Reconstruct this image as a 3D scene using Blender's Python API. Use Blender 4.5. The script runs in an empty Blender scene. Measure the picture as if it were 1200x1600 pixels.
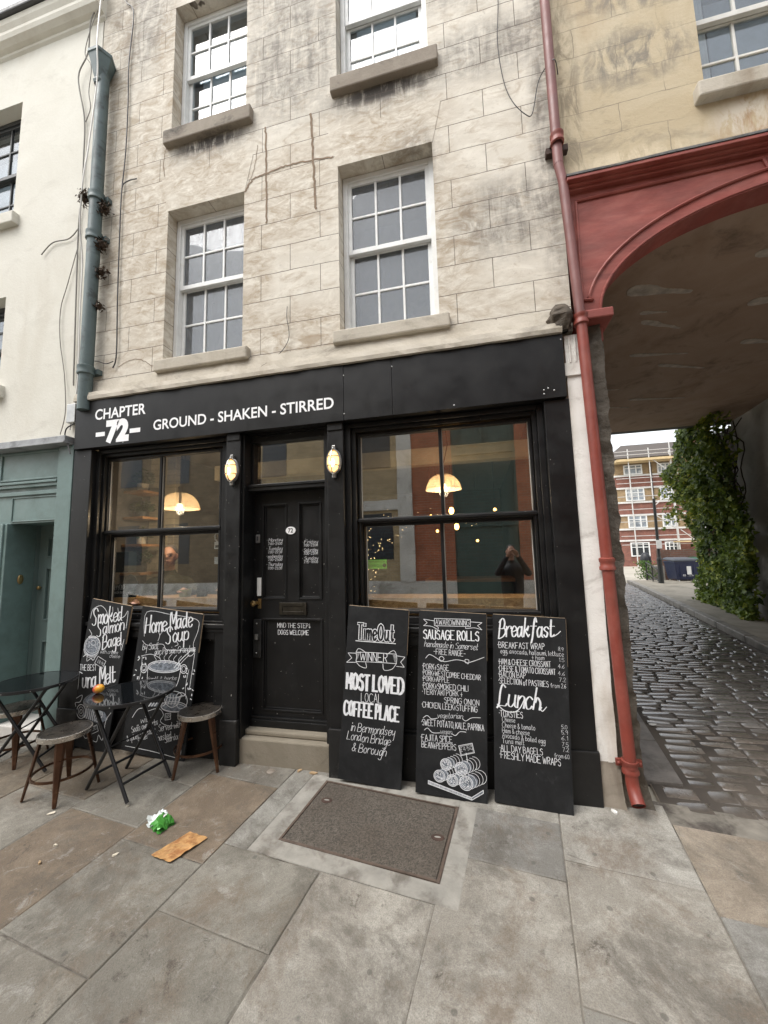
import bpy, math, random
from mathutils import Vector, Matrix, noise
random.seed(11)
S = bpy.context.scene
COL = S.collection
R = math.radians

# ------------------------------------------------------------------ camera, sky, sun, exposure
def cam_axes(yaw, pit, rol):
    cy, sy, cp, sp, cr, sr = math.cos(yaw), math.sin(yaw), math.cos(pit), math.sin(pit), math.cos(rol), math.sin(rol)
    fw = Vector((sy*cp, cy*cp, sp)); rt = Vector((cy, -sy, 0)); up = rt.cross(fw)
    return rt*cr + up*sr, up*cr - rt*sr, fw
rt, up, fw = cam_axes(R(-13.05), R(6.245), R(-1.475))
cd = bpy.data.cameras.new('camera'); cam = bpy.data.objects.new('camera', cd); COL.objects.link(cam)
cam.matrix_world = Matrix(((rt.x, up.x, -fw.x, 0), (rt.y, up.y, -fw.y, -3.0), (rt.z, up.z, -fw.z, 1.665), (0, 0, 0, 1)))
cd.sensor_width = 36; cd.sensor_fit = 'AUTO'; cd.lens = 603/1600*36
cd.clip_start = 0.02; cd.clip_end = 800
S.camera = cam

SUN_EL, SUN_ROT = R(58), R(222)
w = bpy.data.worlds.new('World'); S.world = w; w.use_nodes = True
wn = w.node_tree; wn.nodes.clear()
sky = wn.nodes.new('ShaderNodeTexSky'); sky.sky_type = 'NISHITA'; sky.sun_disc = False
sky.sun_elevation = SUN_EL; sky.sun_rotation = SUN_ROT; sky.air_density = 1.6; sky.dust_density = 3.0
hs = wn.nodes.new('ShaderNodeHueSaturation'); hs.inputs['Saturation'].default_value = 0.22; hs.inputs['Value'].default_value = 1.0
bg = wn.nodes.new('ShaderNodeBackground'); bg.inputs['Strength'].default_value = 0.15
wo = wn.nodes.new('ShaderNodeOutputWorld')
wn.links.new(sky.outputs[0], hs.inputs['Color']); wn.links.new(hs.outputs[0], bg.inputs['Color']); wn.links.new(bg.outputs[0], wo.inputs['Surface'])
sl = bpy.data.lights.new('sun', 'SUN'); sl.energy = 1.0; sl.angle = R(40); sl.color = (1.0, 0.965, 0.92)
sun = bpy.data.objects.new('sun', sl); COL.objects.link(sun)
sd = Vector((math.sin(SUN_ROT)*math.cos(SUN_EL), math.cos(SUN_ROT)*math.cos(SUN_EL), math.sin(SUN_EL)))
sun.rotation_euler = sd.to_track_quat('Z', 'Y').to_euler()
S.view_settings.view_transform = 'Standard'; S.view_settings.look = 'None'
S.view_settings.exposure = 1.12; S.view_settings.gamma = 1.0

# ------------------------------------------------------------------ mesh helpers
class MB:
    def __init__(s): s.v = []; s.f = []; s.sm = []; s.c = []
    def add(s, vs, fs, smooth=False):
        o = len(s.v); s.v += [tuple(p) for p in vs]
        for f in fs: s.f.append(tuple(i+o for i in f)); s.sm.append(smooth)
    def box(s, x0, x1, y0, y1, z0, z1):
        s.add([(x0,y0,z0),(x1,y0,z0),(x1,y1,z0),(x0,y1,z0),(x0,y0,z1),(x1,y0,z1),(x1,y1,z1),(x0,y1,z1)],
              [(0,3,2,1),(4,5,6,7),(0,1,5,4),(1,2,6,5),(2,3,7,6),(3,0,4,7)]); return s
    def beam(s, a, b, wx, wz, upv=(0,0,1)):
        a = Vector(a); b = Vector(b); d = (b-a).normalized(); x = d.cross(Vector(upv))
        if x.length < 1e-4: x = d.cross(Vector((1,0,0)))
        x.normalize(); z = x.cross(d).normalized()
        vs = [p+x*sx*wx/2+z*sz*wz/2 for p in (a, b) for sx, sz in ((-1,-1),(1,-1),(1,1),(-1,1))]
        s.add(vs, [(0,1,2,3),(7,6,5,4),(0,4,5,1),(1,5,6,2),(2,6,7,3),(3,7,4,0)]); return s
    def tube(s, pts, r, n=8, caps=True, smooth=True):
        pts = [Vector(p) for p in pts]; m = len(pts); rr = r if isinstance(r, (list, tuple)) else [r]*m
        vs = []; ref = None
        for i, p in enumerate(pts):
            d = (pts[min(i+1, m-1)] - pts[max(i-1, 0)])
            if d.length < 1e-9: d = Vector((0,0,1))
            d.normalize()
            if ref is None:
                ref = d.cross(Vector((0,0,1)))
                if ref.length < .1: ref = d.cross(Vector((0,1,0)))
            x = (ref - d*ref.dot(d)).normalized(); y = d.cross(x); ref = x
            for k in range(n):
                a = 2*math.pi*k/n; vs.append(p + (x*math.cos(a)+y*math.sin(a))*rr[i])
        fs = [(i*n+k, i*n+(k+1) % n, (i+1)*n+(k+1) % n, (i+1)*n+k) for i in range(m-1) for k in range(n)]
        s.add(vs, fs, smooth)
        if caps:
            s.add(vs[:n], [tuple(range(n-1, -1, -1))]); s.add(vs[-n:], [tuple(range(n))])
        return s
    def lathe(s, prof, c=(0,0,0), n=24, smooth=True, sx=1, sy=1):
        c = Vector(c); vs = [c + Vector((r*math.cos(2*math.pi*k/n)*sx, r*math.sin(2*math.pi*k/n)*sy, z)) for r, z in prof for k in range(n)]
        fs = [(i*n+k, i*n+(k+1) % n, (i+1)*n+(k+1) % n, (i+1)*n+k) for i in range(len(prof)-1) for k in range(n)]
        s.add(vs, fs, smooth); return s
    def ball(s, c, rx, ry=None, rz=None, n=12, m=8, rot=None):
        ry = ry or rx; rz = rz or rx; vs = []; c = Vector(c)
        for i in range(m+1):
            t = math.pi*i/m
            for k in range(n):
                a = 2*math.pi*k/n
                p = Vector((rx*math.sin(t)*math.cos(a), ry*math.sin(t)*math.sin(a), -rz*math.cos(t)))
                if rot: p = rot @ p
                vs.append(c+p)
        s.add(vs, [(i*n+k, i*n+(k+1) % n, (i+1)*n+(k+1) % n, (i+1)*n+k) for i in range(m) for k in range(n)], True); return s
    def prism(s, poly, y0, y1):          # poly of (x,z), counter-clockwise seen from -y
        n = len(poly)
        s.add([(x,y0,z) for x,z in poly]+[(x,y1,z) for x,z in poly],
              [tuple(range(n)), tuple(range(2*n-1, n-1, -1))]+[(i, i+n, (i+1) % n+n, (i+1) % n) for i in range(n)]); return s
    def hull(s, poly, z0, z1):           # poly of (x,y), counter-clockwise from above
        n = len(poly)
        s.add([(x,y,z0) for x,y in poly]+[(x,y,z1) for x,y in poly],
              [tuple(range(n-1,-1,-1)), tuple(range(n, 2*n))]+[(i, (i+1) % n, (i+1) % n+n, i+n) for i in range(n)]); return s
    def ribbon(s, pts, wd, y, close=False, plane='xz', contrast=0.0):
        P = [Vector((p[0], p[1])) for p in pts]; m = len(P)
        if m < 2: return s
        vs = []
        for i in range(m):
            a = P[i-1] if (i > 0 or close) else P[i]; b = P[(i+1) % m] if (i < m-1 or close) else P[i]
            d = b-a
            if d.length < 1e-9: d = Vector((1, 0))
            d.normalize(); nrm = Vector((-d.y, d.x))
            ww = wd*(1-contrast*(1-abs(d.y)**1.5))/2
            q = P[i]
            if not close and i == 0: q = q - d*wd*.3
            if not close and i == m-1: q = q + d*wd*.3
            for sg in (1, -1):
                r = q+nrm*ww*sg; vs.append((r.x, y, r.y) if plane == 'xz' else (r.x, r.y, y))
        fs = [(2*i, 2*i+1, (2*i+3) % (2*m), (2*i+2) % (2*m)) for i in range(m if close else m-1)]
        s.add(vs, fs); return s

OFF = {}
WHOLE = ('foliage','leaf','bulbs','cage','wall_menu','body','coat','hair','trousers','chain','fill','beads','frame','window','door','moulding','leg_frame')
def pieces(mb):
    par = list(range(len(mb.v)))
    def fd(a):
        while par[a] != a: par[a] = par[par[a]]; a = par[a]
        return a
    for f in mb.f:
        r0 = fd(f[0])
        for i in f[1:]: par[fd(i)] = r0
    isl = {}
    for i, p in enumerate(mb.v): isl.setdefault(fd(i), []).append(p)
    ks = list(isl)
    if len(ks) < 2 or len(ks) > 700: return [mb]
    bb = [([min(p[k] for p in isl[q]) for k in range(3)], [max(p[k] for p in isl[q]) for k in range(3)]) for q in ks]
    sz = [max(b[k]-a[k] for k in range(3)) for a, b in bb]; g = list(range(len(ks)))
    def fg(a):
        while g[a] != a: g[a] = g[g[a]]; a = g[a]
        return a
    for i in range(len(ks)):
        for j in range(i+1, len(ks)):
            d = math.sqrt(sum(max(0, bb[i][0][k]-bb[j][1][k], bb[j][0][k]-bb[i][1][k])**2 for k in range(3)))
            if d <= max(.02, .5*max(sz[i], sz[j])): g[fg(i)] = fg(j)
    grp = {q: fg(i) for i, q in enumerate(ks)}; out = {}
    for f, sm in zip(mb.f, mb.sm):
        k = grp[fd(f[0])]
        if k not in out: out[k] = (MB(), {})
        m2, mp = out[k]; nf = []
        for i in f:
            if i not in mp: mp[i] = len(m2.v); m2.v.append(mb.v[i])
            nf.append(mp[i])
        m2.f.append(tuple(nf)); m2.sm.append(sm)
    return [o[0] for o in out.values()]
def mesh(name, mb, m, off=Vector((0,0,0)), bevel=0, sharp=40):
    me = bpy.data.meshes.new(name)
    me.from_pydata([(x-off[0], y-off[1], z-off[2]) for x, y, z in mb.v], [], mb.f)
    if mb.sm and any(mb.sm):
        me.polygons.foreach_set('use_smooth', mb.sm)
        me.set_sharp_from_angle(angle=R(sharp))
    for x in (m if isinstance(m, (list, tuple)) else [m]): me.materials.append(x)
    me.update()
    o = bpy.data.objects.new(name, me); COL.objects.link(o)
    if bevel:
        b = o.modifiers.new('bevel', 'BEVEL'); b.width = bevel; b.segments = 2; b.limit_method = 'ANGLE'; b.angle_limit = R(50)
    return o
def tag(o, label, cat, group=None):
    o['label'] = label; o['category'] = cat
    if group: o['group'] = group
    return o
def thing(name, label, cat, loc=(0,0,0), group=None):
    o = bpy.data.objects.new(name, None); COL.objects.link(o); o.location = loc; o.empty_display_size = .1
    OFF[o.name] = Vector(loc); return tag(o, label, cat, group)
def part(name, mb, m, parent, bevel=0, local=False, label=None, sharp=40):
    off = Vector((0,0,0)) if local else OFF.get(parent.name, Vector((0,0,0)))
    if not any(k in name for k in WHOLE):
        for q in pieces(mb)[1:]:
            o = mesh(name, q, m, off, bevel, sharp); o.parent = parent; OFF[o.name] = off
            if label: o['label'] = label
        mb = pieces(mb)[0]
    o = mesh(name, mb, m, off, bevel, sharp); o.parent = parent; OFF[o.name] = off
    if label: o['label'] = label
    return o
def single(name, mb, m, label, cat, loc=(0,0,0), group=None, bevel=0, sharp=40):
    o = mesh(name, mb, m, Vector(loc), bevel, sharp); o.location = loc; OFF[o.name] = Vector(loc); return tag(o, label, cat, group)
def struct(name, mb, m, bevel=0):
    o = mesh(name, mb, m, bevel=bevel); o['kind'] = 'structure'; return o
def dup(root, loc, rz=0, label=None):
    def cp(o, par):
        c = o.copy(); COL.objects.link(c)
        if par: c.parent = par
        for ch in list(o.children): cp(ch, c)
        return c
    r = cp(root, None); r.location = loc; r.rotation_euler = (0, 0, rz)
    if label: r['label'] = label
    return r
def smooth(pts, n=5, closed=False):
    P = [Vector(p) for p in pts]; m = len(P)
    if m < 3: return P
    out = []
    rng = range(m if closed else m-1)
    for i in rng:
        if closed: a, b, c, d = P[i-1], P[i], P[(i+1) % m], P[(i+2) % m]
        else: a, b, c, d = P[max(i-1,0)], P[i], P[i+1], P[min(i+2,m-1)]
        for k in range(n):
            t = k/n
            out.append(.5*((2*b)+(c-a)*t+(2*a-5*b+4*c-d)*t*t+(3*b-a-3*c+d)*t**3))
    if not closed: out.append(P[-1])
    return out

# ------------------------------------------------------------------ materials
class NT:
    def __init__(s, name):
        s.m = bpy.data.materials.new(name); s.m.use_nodes = True; s.t = s.m.node_tree; s.t.nodes.clear()
        s.out = s.n('ShaderNodeOutputMaterial'); s.b = s.n('ShaderNodeBsdfPrincipled'); s.l(s.b.outputs[0], s.out.inputs[0])
        s.co = s.n('ShaderNodeTexCoord').outputs['Object']
    def n(s, t, **k):
        x = s.t.nodes.new(t)
        for a, b in k.items(): setattr(x, a, b)
        return x
    def l(s, a, b): s.t.links.new(a, b)
    def mapv(s, scale=(1,1,1), rot=(0,0,0), loc=(0,0,0), src=None):
        m = s.n('ShaderNodeMapping'); m.inputs['Scale'].default_value = scale; m.inputs['Rotation'].default_value = rot; m.inputs['Location'].default_value = loc
        s.l(src or s.co, m.inputs[0]); return m.outputs[0]
    def noise(s, scale, detail=6, rough=.6, dist=0, vec=None):
        x = s.n('ShaderNodeTexNoise'); x.inputs['Scale'].default_value = scale; x.inputs['Detail'].default_value = detail
        x.inputs['Roughness'].default_value = rough; x.inputs['Distortion'].default_value = dist; s.l(vec or s.co, x.inputs['Vector']); return x.outputs['Fac']
    def ramp(s, f, lo, hi, a=0., b=1.):
        x = s.n('ShaderNodeMapRange'); x.inputs[1].default_value = lo; x.inputs[2].default_value = hi; x.inputs[3].default_value = a; x.inputs[4].default_value = b
        s.l(f, x.inputs[0]); return x.outputs[0]
    def mix(s, f, a, b, mode='MIX'):
        x = s.n('ShaderNodeMix', data_type='RGBA', blend_type=mode)
        for i, v in ((0, f), (6, a), (7, b)):
            if isinstance(v, (int, float)): x.inputs[i].default_value = v
            elif isinstance(v, tuple): x.inputs[i].default_value = (*v[:3], 1)
            else: s.l(v, x.inputs[i])
        return x.outputs[2]
    def math(s, op, a, b):
        x = s.n('ShaderNodeMath', operation=op)
        for i, v in ((0, a), (1, b)):
            if isinstance(v, (int, float)): x.inputs[i].default_value = v
            else: s.l(v, x.inputs[i])
        return x.outputs[0]
    def bump(s, h, strength=.4, dist=.01, prev=None):
        x = s.n('ShaderNodeBump'); x.inputs['Strength'].default_value = strength; x.inputs['Distance'].default_value = dist
        s.l(h, x.inputs['Height'])
        if prev: s.l(prev, x.inputs['Normal'])
        s.l(x.outputs[0], s.b.inputs['Normal']); return x.outputs[0]
    def col(s, c):
        if isinstance(c, tuple): s.b.inputs['Base Color'].default_value = (*c[:3], 1)
        else: s.l(c, s.b.inputs['Base Color'])
    def set(s, **k):
        for a, v in k.items():
            i = s.b.inputs[a.replace('_', ' ')]
            if isinstance(v, (int, float, tuple)): i.default_value = v
            else: s.l(v, i)
        return s
MATS = {}
def mat(name, col, rough=.6, var=.12, vs=6, col2=None, c2s=3, c2lo=.5, c2hi=.65, bs=60, bump=.15, bd=.004, metal=0., spec=.5, rvar=.1, stretch=(1,1,1), coat=0.):
    if name in MATS: return MATS[name]
    g = NT(name); v = g.mapv(stretch) if stretch != (1,1,1) else None
    c = g.mix(1.0, (col if col2 is None else g.mix(g.ramp(g.noise(c2s, 8, .65, .3, v), c2lo, c2hi), col, col2)),
              g.mix(g.ramp(g.noise(vs, 5, .6, 0, v), .3, .7), (1-var,)*3, (1+var,)*3), 'MULTIPLY')
    g.col(c); g.set(Metallic=metal, Roughness=g.ramp(g.noise(vs*1.7, 4), .3, .7, max(rough-rvar, .02), min(rough+rvar, 1)))
    g.b.inputs['Specular IOR Level'].default_value = spec
    if coat: g.b.inputs['Coat Weight'].default_value = coat; g.b.inputs['Coat Roughness'].default_value = .15
    if bump: g.bump(g.noise(bs, 4, .6, 0, v), bump, bd)
    MATS[name] = g.m; return g.m
def emit(name, col, st):
    g = NT(name); g.col(col); g.b.inputs['Emission Color'].default_value = (*col, 1); g.b.inputs['Emission Strength'].default_value = st; return g.m

def m_ashlar(joints=True):
    g = NT('weathered_ashlar_render' if joints else 'weathered_lintel_render')
    sx = g.n('ShaderNodeSeparateXYZ'); g.l(g.co, sx.inputs[0]); cx = g.n('ShaderNodeCombineXYZ')
    wob = g.ramp(g.noise(3, 3), .3, .7, -.004, .004)
    g.l(g.math('ADD', sx.outputs[0], 20.372), cx.inputs[0]); g.l(g.math('ADD', g.math('ADD', sx.outputs[2], -3.755+.258*20), wob), cx.inputs[1])
    br = g.n('ShaderNodeTexBrick'); br.offset = .5; br.inputs['Scale'].default_value = 1; br.inputs['Brick Width'].default_value = .59
    br.inputs['Row Height'].default_value = .258; br.inputs['Mortar Size'].default_value = .0030; br.inputs['Mortar Smooth'].default_value = .2; br.inputs['Bias'].default_value = 0
    br.inputs['Color1'].default_value = (.635,.595,.515,1); br.inputs['Color2'].default_value = (.60,.555,.475,1); br.inputs['Mortar'].default_value = (.10,.08,.06,1)
    if not joints: br.inputs['Brick Width'].default_value = 400; br.inputs['Row Height'].default_value = 400; br.inputs['Mortar Size'].default_value = 0
    g.l(cx.outputs[0], br.inputs['Vector'])
    v1 = g.mapv((1.0, 1, 2.2), (0, R(33), 0)); v2 = g.mapv((1,1,2.0), (0, R(-38), 0), (4,0,2))
    # a per-block shift keeps the weathering from running straight over the joints
    vb = g.n('ShaderNodeVectorMath', operation='MULTIPLY_ADD'); g.l(br.outputs['Color'], vb.inputs[0]); vb.inputs[1].default_value = (5,4,5); g.l(v1, vb.inputs[2])
    c = g.mix(g.ramp(g.noise(2.6, 9, .68, 1.6, vb.outputs[0]), .44, .64, 0, .8), br.outputs['Color'], (.735,.695,.61))
    c = g.mix(g.ramp(g.noise(3.1, 9, .70, 1.8, v2), .52, .68, 0, .65), c, (.37,.29,.20))
    c = g.mix(g.ramp(g.noise(6.5, 9, .74, 2.2, v1), .55, .68, 0, .55), c, (.70,.675,.62))
    c = g.mix(g.ramp(g.noise(7.5, 10, .76, 1.6, v2), .58, .70, 0, .45), c, (.22,.185,.145))
    def blot(cx_, cz_, rx, rz):
        t = g.n('ShaderNodeTexGradient', gradient_type='SPHERICAL'); g.l(g.mapv((1/rx,0,1/rz),(0,0,0),(-(cx_+1.5)/rx,0,-cz_/rz)), t.inputs[0]); return g.ramp(t.outputs['Fac'], 0, .55)
    def blots(lst):
        r = None
        for q in lst: r = blot(*q) if r is None else g.math('MAXIMUM', r, blot(*q))
        return r
    st = g.noise(3.2, 9, .72, .7, g.mapv((2.6,1,.55))); st2 = g.noise(5, 9, .75, 1.2, v1)
    soot = blots([(-.60,5.86,.85,.30),(-2.42,5.88,.75,.28),(-1.50,6.55,.75,.95),(-1.50,7.6,.9,1.0),(-3.35,7.6,.6,1.0),(.35,5.95,.75,.35),(.40,4.35,.65,.45),(-.35,5.0,.30,.5),(.15,6.9,.8,.6),(.74,4.9,.16,1.6),(.74,6.6,.16,1.6)])
    c = g.mix(g.math('MULTIPLY', soot, g.ramp(g.math('ADD', g.math('MULTIPLY', st, .5), g.math('MULTIPLY', st2, .5)), .38, .58, 0, .80)), c, (.135,.12,.105))
    brown = blots([(-.62,5.42,.75,.42),(-2.44,5.45,.7,.40),(-3.3,5.4,.75,1.9),(-1.93,4.35,.30,1.2),(-3.0,4.4,.35,1.2),(-1.5,5.05,.65,.7),(-.1,4.2,.35,1.0),(-1.4,3.62,2.6,.35),(-3.6,6.2,.35,2.5),(-2.9,6.9,.35,1.1)])
    c = g.mix(g.math('MULTIPLY', brown, g.ramp(st2, .40, .62, 0, .68)), c, (.29,.21,.125))
    c = g.mix(g.math('MULTIPLY', blots([(-.60,5.84,.55,.12),(-2.42,5.84,.5,.10)]), g.ramp(st, .35, .5)), c, (.05,.042,.035))
    c = g.mix(g.ramp(g.noise(60, 4, .75), .58, .72, 0, .35), c, (.22,.185,.145))
    c = g.mix(g.math('MULTIPLY', g.ramp(br.outputs['Fac'], .15, .8), g.ramp(g.noise(2.3, 4), .35, .62, .45, .92)), c, (.10,.078,.06))
    g.col(c); g.set(Roughness=.85)
    h = g.math('SUBTRACT', g.math('MULTIPLY', g.noise(55, 6, .7), .35), br.outputs['Fac'])
    h = g.math('ADD', h, g.math('MULTIPLY', g.noise(7, 5), .9))
    g.bump(h, .5, .007); return g.m
def m_stucco(name, base, light, dark, brown, joints=False, amt=.5, blots=(), bump=1.0):
    g = NT(name)
    c = g.mix(g.ramp(g.noise(1.6, 8, .68, .8), .42, .68, 0, .7), base, light)
    c = g.mix(g.ramp(g.noise(2.1, 8, .7, .6, g.mapv((1,1,1.8), (0,R(-25),0), (3,0,1))), .54, .74, 0, amt), c, dark)
    c = g.mix(g.ramp(g.noise(1.1, 6, .6, .3, g.mapv((1.8,1,.5), (0,0,0), (7,1,0))), .55, .75, 0, amt), c, brown)
    c = g.mix(g.ramp(g.noise(40, 4, .7), .60, .75, 0, .25), c, dark)
    h = g.noise(30, 7, .7)
    if joints:
        sx = g.n('ShaderNodeSeparateXYZ'); g.l(g.co, sx.inputs[0]); cx = g.n('ShaderNodeCombineXYZ')
        g.l(g.math('ADD', sx.outputs[0], g.ramp(g.noise(2, 3), .3, .7, 10-.02, 10.02)), cx.inputs[0]); g.l(g.math('ADD', sx.outputs[2], g.ramp(g.noise(2.4, 4), .3, .7, .02, .05)), cx.inputs[1])
        br = g.n('ShaderNodeTexBrick'); br.inputs['Scale'].default_value = 1; br.inputs['Brick Width'].default_value = .62; br.inputs['Row Height'].default_value = .258
        br.inputs['Mortar Size'].default_value = .003; g.l(cx.outputs[0], br.inputs['Vector'])
        msk = g.math('MULTIPLY', br.outputs['Fac'], g.ramp(g.noise(1.7, 5), .42, .56))
        c = g.mix(g.math('MULTIPLY', msk, .7), c, dark); h = g.math('SUBTRACT', h, msk)
    for (bx, bz, rx, rz, bc) in blots:
        t = g.n('ShaderNodeTexGradient', gradient_type='SPHERICAL'); g.l(g.mapv((1/rx,0,1/rz),(0,0,0),(-bx/rx,0,-bz/rz)), t.inputs[0])
        c = g.mix(g.math('MULTIPLY', g.ramp(t.outputs['Fac'], 0, .5), g.ramp(g.noise(4, 8, .7, .8, g.mapv((2.2,1,.8),(0,0,0),(bx,0,0))), .42, .56, 0, .85)), c, bc)
    g.col(c); g.set(Roughness=.9); g.bump(h, .5*bump, .008*bump); return g.m
def m_brick(name, c1, c2, mortar, axes='xz', bw=.225, rh=.075, ms=.006):
    g = NT(name); sx = g.n('ShaderNodeSeparateXYZ'); g.l(g.co, sx.inputs[0]); cx = g.n('ShaderNodeCombineXYZ')
    g.l(g.math('ADD', sx.outputs['xyz'.index(axes[0])], 50.), cx.inputs[0]); g.l(g.math('ADD', sx.outputs[2], 10.), cx.inputs[1])
    br = g.n('ShaderNodeTexBrick'); br.inputs['Scale'].default_value = 1; br.inputs['Brick Width'].default_value = bw; br.inputs['Row Height'].default_value = rh
    br.inputs['Mortar Size'].default_value = ms; br.inputs['Color1'].default_value = (*c1,1); br.inputs['Color2'].default_value = (*c2,1); br.inputs['Mortar'].default_value = (*mortar,1)
    g.l(cx.outputs[0], br.inputs['Vector'])
    c = g.mix(1.0, br.outputs['Color'], g.mix(g.ramp(g.noise(2.3, 6), .3, .7), (.75,.75,.75), (1.2,1.2,1.2)), 'MULTIPLY')
    g.col(c); g.set(Roughness=.85); g.bump(g.math('SUBTRACT', g.math('MULTIPLY', g.noise(60), .3), br.outputs['Fac']), .5, .006); return g.m
def m_glass(name, f0=.15, tint=(.93,.95,.94), rough=0.0, dirt_sheen=.0, dcol=(.35,.37,.38)):
    g = NT(name); t = g.t; t.nodes.remove(g.b)
    tr = g.n('ShaderNodeBsdfTransparent'); tr.inputs[0].default_value = (*tint,1)
    gl = g.n('ShaderNodeBsdfGlossy'); gl.inputs['Roughness'].default_value = rough; gl.inputs[0].default_value = (.97,.98,1,1)
    fr = g.n('ShaderNodeFresnel'); n = (1+f0**.5)/(1-f0**.5); fr.inputs['IOR'].default_value = n
    wv = g.n('ShaderNodeBump'); wv.inputs['Strength'].default_value = .02; wv.inputs['Distance'].default_value = .02; g.l(g.noise(2.2, 2), wv.inputs['Height'])
    g.l(wv.outputs[0], gl.inputs['Normal'])
    # same reflectance from both faces of the pane
    geo = g.n('ShaderNodeNewGeometry'); dp = g.n('ShaderNodeVectorMath', operation='DOT_PRODUCT'); g.l(geo.outputs['Normal'], dp.inputs[0]); g.l(geo.outputs['Incoming'], dp.inputs[1])
    ca = g.math('ABSOLUTE', dp.outputs['Value'], 0); k = g.math('POWER', g.math('SUBTRACT', 1.0, ca), 5.0)
    fac = g.math('ADD', f0, g.math('MULTIPLY', k, 1-f0))
    t.nodes.remove(fr)
    mx = g.n('ShaderNodeMixShader'); g.l(fac, mx.inputs[0]); g.l(tr.outputs[0], mx.inputs[1]); g.l(gl.outputs[0], mx.inputs[2]); last = mx.outputs[0]
    if dirt_sheen:
        df = g.n('ShaderNodeBsdfDiffuse'); df.inputs[0].default_value = (*dcol,1)
        m2 = g.n('ShaderNodeMixShader'); g.l(g.ramp(g.noise(14, 8, .75, .2, g.mapv((1,1,.7))), .35, .72, dirt_sheen*.3, dirt_sheen), m2.inputs[0]); g.l(last, m2.inputs[1]); g.l(df.outputs[0], m2.inputs[2]); last = m2.outputs[0]
    g.l(last, g.out.inputs[0]); return g.m
def m_paving():
    g = NT('york_stone_paving')
    at = g.n('ShaderNodeAttribute', attribute_name='slab'); c = at.outputs['Color']
    M_ = lambda x,y: g.mapv((1,1,1),(0,0,x),(x*7,y*5,0))
    c = g.mix(g.ramp(g.noise(2.4, 12, .82, .4), .47, .60, 0, .62), c, g.mix(1.0, at.outputs['Color'], (1.75,1.8,1.85), 'MULTIPLY'))
    c = g.mix(g.ramp(g.noise(1.5, 12, .80, .4, M_(.5,1)), .50, .62, 0, .66), c, (.085,.074,.060))
    c = g.mix(g.ramp(g.noise(1.6, 12, .80, .3, M_(1.2,2)), .52, .64, 0, .62), c, (.13,.088,.055))
    c = g.mix(g.ramp(g.noise(9.0, 10, .80, .6, M_(2.2,3)), .56, .66, 0, .60), c, (.36,.35,.32))
    c = g.mix(g.ramp(g.noise(11., 10, .80, .6, M_(2.9,1)), .58, .66, 0, .60), c, (.075,.066,.055))
    c = g.mix(g.ramp(g.noise(3.0, 12, .82, .5, M_(.9,4)), .585, .64, 0, .8), c, (.058,.044,.033))
    c = g.mix(g.ramp(g.noise(180, 3, .8), .42, .70, 0, .55), c, (.085,.08,.07))
    c = g.mix(g.ramp(g.noise(33, 6, .75), .665, .70, 0, .8), c, (.045,.04,.035))
    c = g.mix(g.ramp(g.noise(120, 4, .75), .64, .72, 0, .6), c, (.44,.43,.40))
    vo = g.n('ShaderNodeTexVoronoi'); vo.inputs['Scale'].default_value = 5.5; g.l(g.co, vo.inputs['Vector'])
    c = g.mix(g.ramp(vo.outputs['Distance'], .085, .06, 0, .55), c, (.075,.07,.063))
    g.col(c); g.set(Roughness=g.ramp(g.noise(3, 5), .35, .7, .5, .8))
    g.b.inputs['Specular IOR Level'].default_value = .35
    g.bump(g.math('ADD', g.noise(90, 6, .8), g.math('MULTIPLY', g.noise(7, 8, .7), 1.6)), .55, .007); return g.m
def m_setts():
    g = NT('granite_setts'); at = g.n('ShaderNodeAttribute', attribute_name='slab')
    c = g.mix(g.ramp(g.noise(30, 6, .7), .4, .7, 0, .5), at.outputs['Color'], (.05,.045,.042))
    c = g.mix(g.ramp(g.noise(2.5, 5), .5, .7, 0, .4), c, (.17,.13,.10))
    g.col(c); g.set(Roughness=g.ramp(g.noise(5, 4), .35, .7, .14, .36)); g.b.inputs['Specular IOR Level'].default_value = .75; g.b.inputs['Coat Weight'].default_value = .5; g.b.inputs['Coat Roughness'].default_value = .18; g.bump(g.noise(60, 5, .7), .35, .004); return g.m
def m_osb():
    g = NT('oriented_strand_board'); vo = g.n('ShaderNodeTexVoronoi'); vo.inputs['Scale'].default_value = 30
    g.l(g.mapv((1,1,2.2),(0,.5,0)), vo.inputs['Vector'])
    c = g.mix(g.ramp(vo.outputs['Color'], 0, 1), (.30,.155,.06), (.52,.32,.14)); c = g.mix(g.ramp(g.noise(25, 5, .7, 1), .5, .7, 0, .6), c, (.62,.43,.22))
    g.col(c); g.set(Roughness=.6); return g.m
def m_black():
    g = NT('chipped_black_paint')
    c = g.mix(g.ramp(g.noise(3, 6), .4, .7), (.0055,.0055,.006), (.011,.011,.011))
    c = g.mix(g.ramp(g.noise(55, 3, .5), .735, .745, 0, .9), c, (.45,.43,.40))
    c = g.mix(g.ramp(g.noise(9, 7, .7), .62, .72, 0, .25), c, (.045,.042,.038)); g.b.inputs['Specular IOR Level'].default_value = .35
    g.col(c); g.set(Roughness=g.ramp(g.noise(6, 5), .3, .7, .33, .55)); g.bump(g.noise(18, 5, .6, 0, g.mapv((3,3,.5))), .18, .004); return g.m
def m_chalkboard():
    g = NT('blackboard_paint')
    c = g.mix(g.ramp(g.noise(6, 8, .7, .5), .4, .75), (.0085,.009,.010), (.020,.021,.022)); g.b.inputs['Specular IOR Level'].default_value = .3
    c = g.mix(g.ramp(g.noise(3.5, 9, .75, 1.5, g.mapv((1,1,.6),(0,.5,0))), .55, .75, 0, .45), c, (.075,.077,.08)); c = g.mix(g.ramp(g.noise(60, 3, .5), .74, .76, 0, .5), c, (.3,.3,.3))
    g.col(c); g.set(Roughness=.62); g.bump(g.noise(90, 3), .1, .002); return g.m
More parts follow.
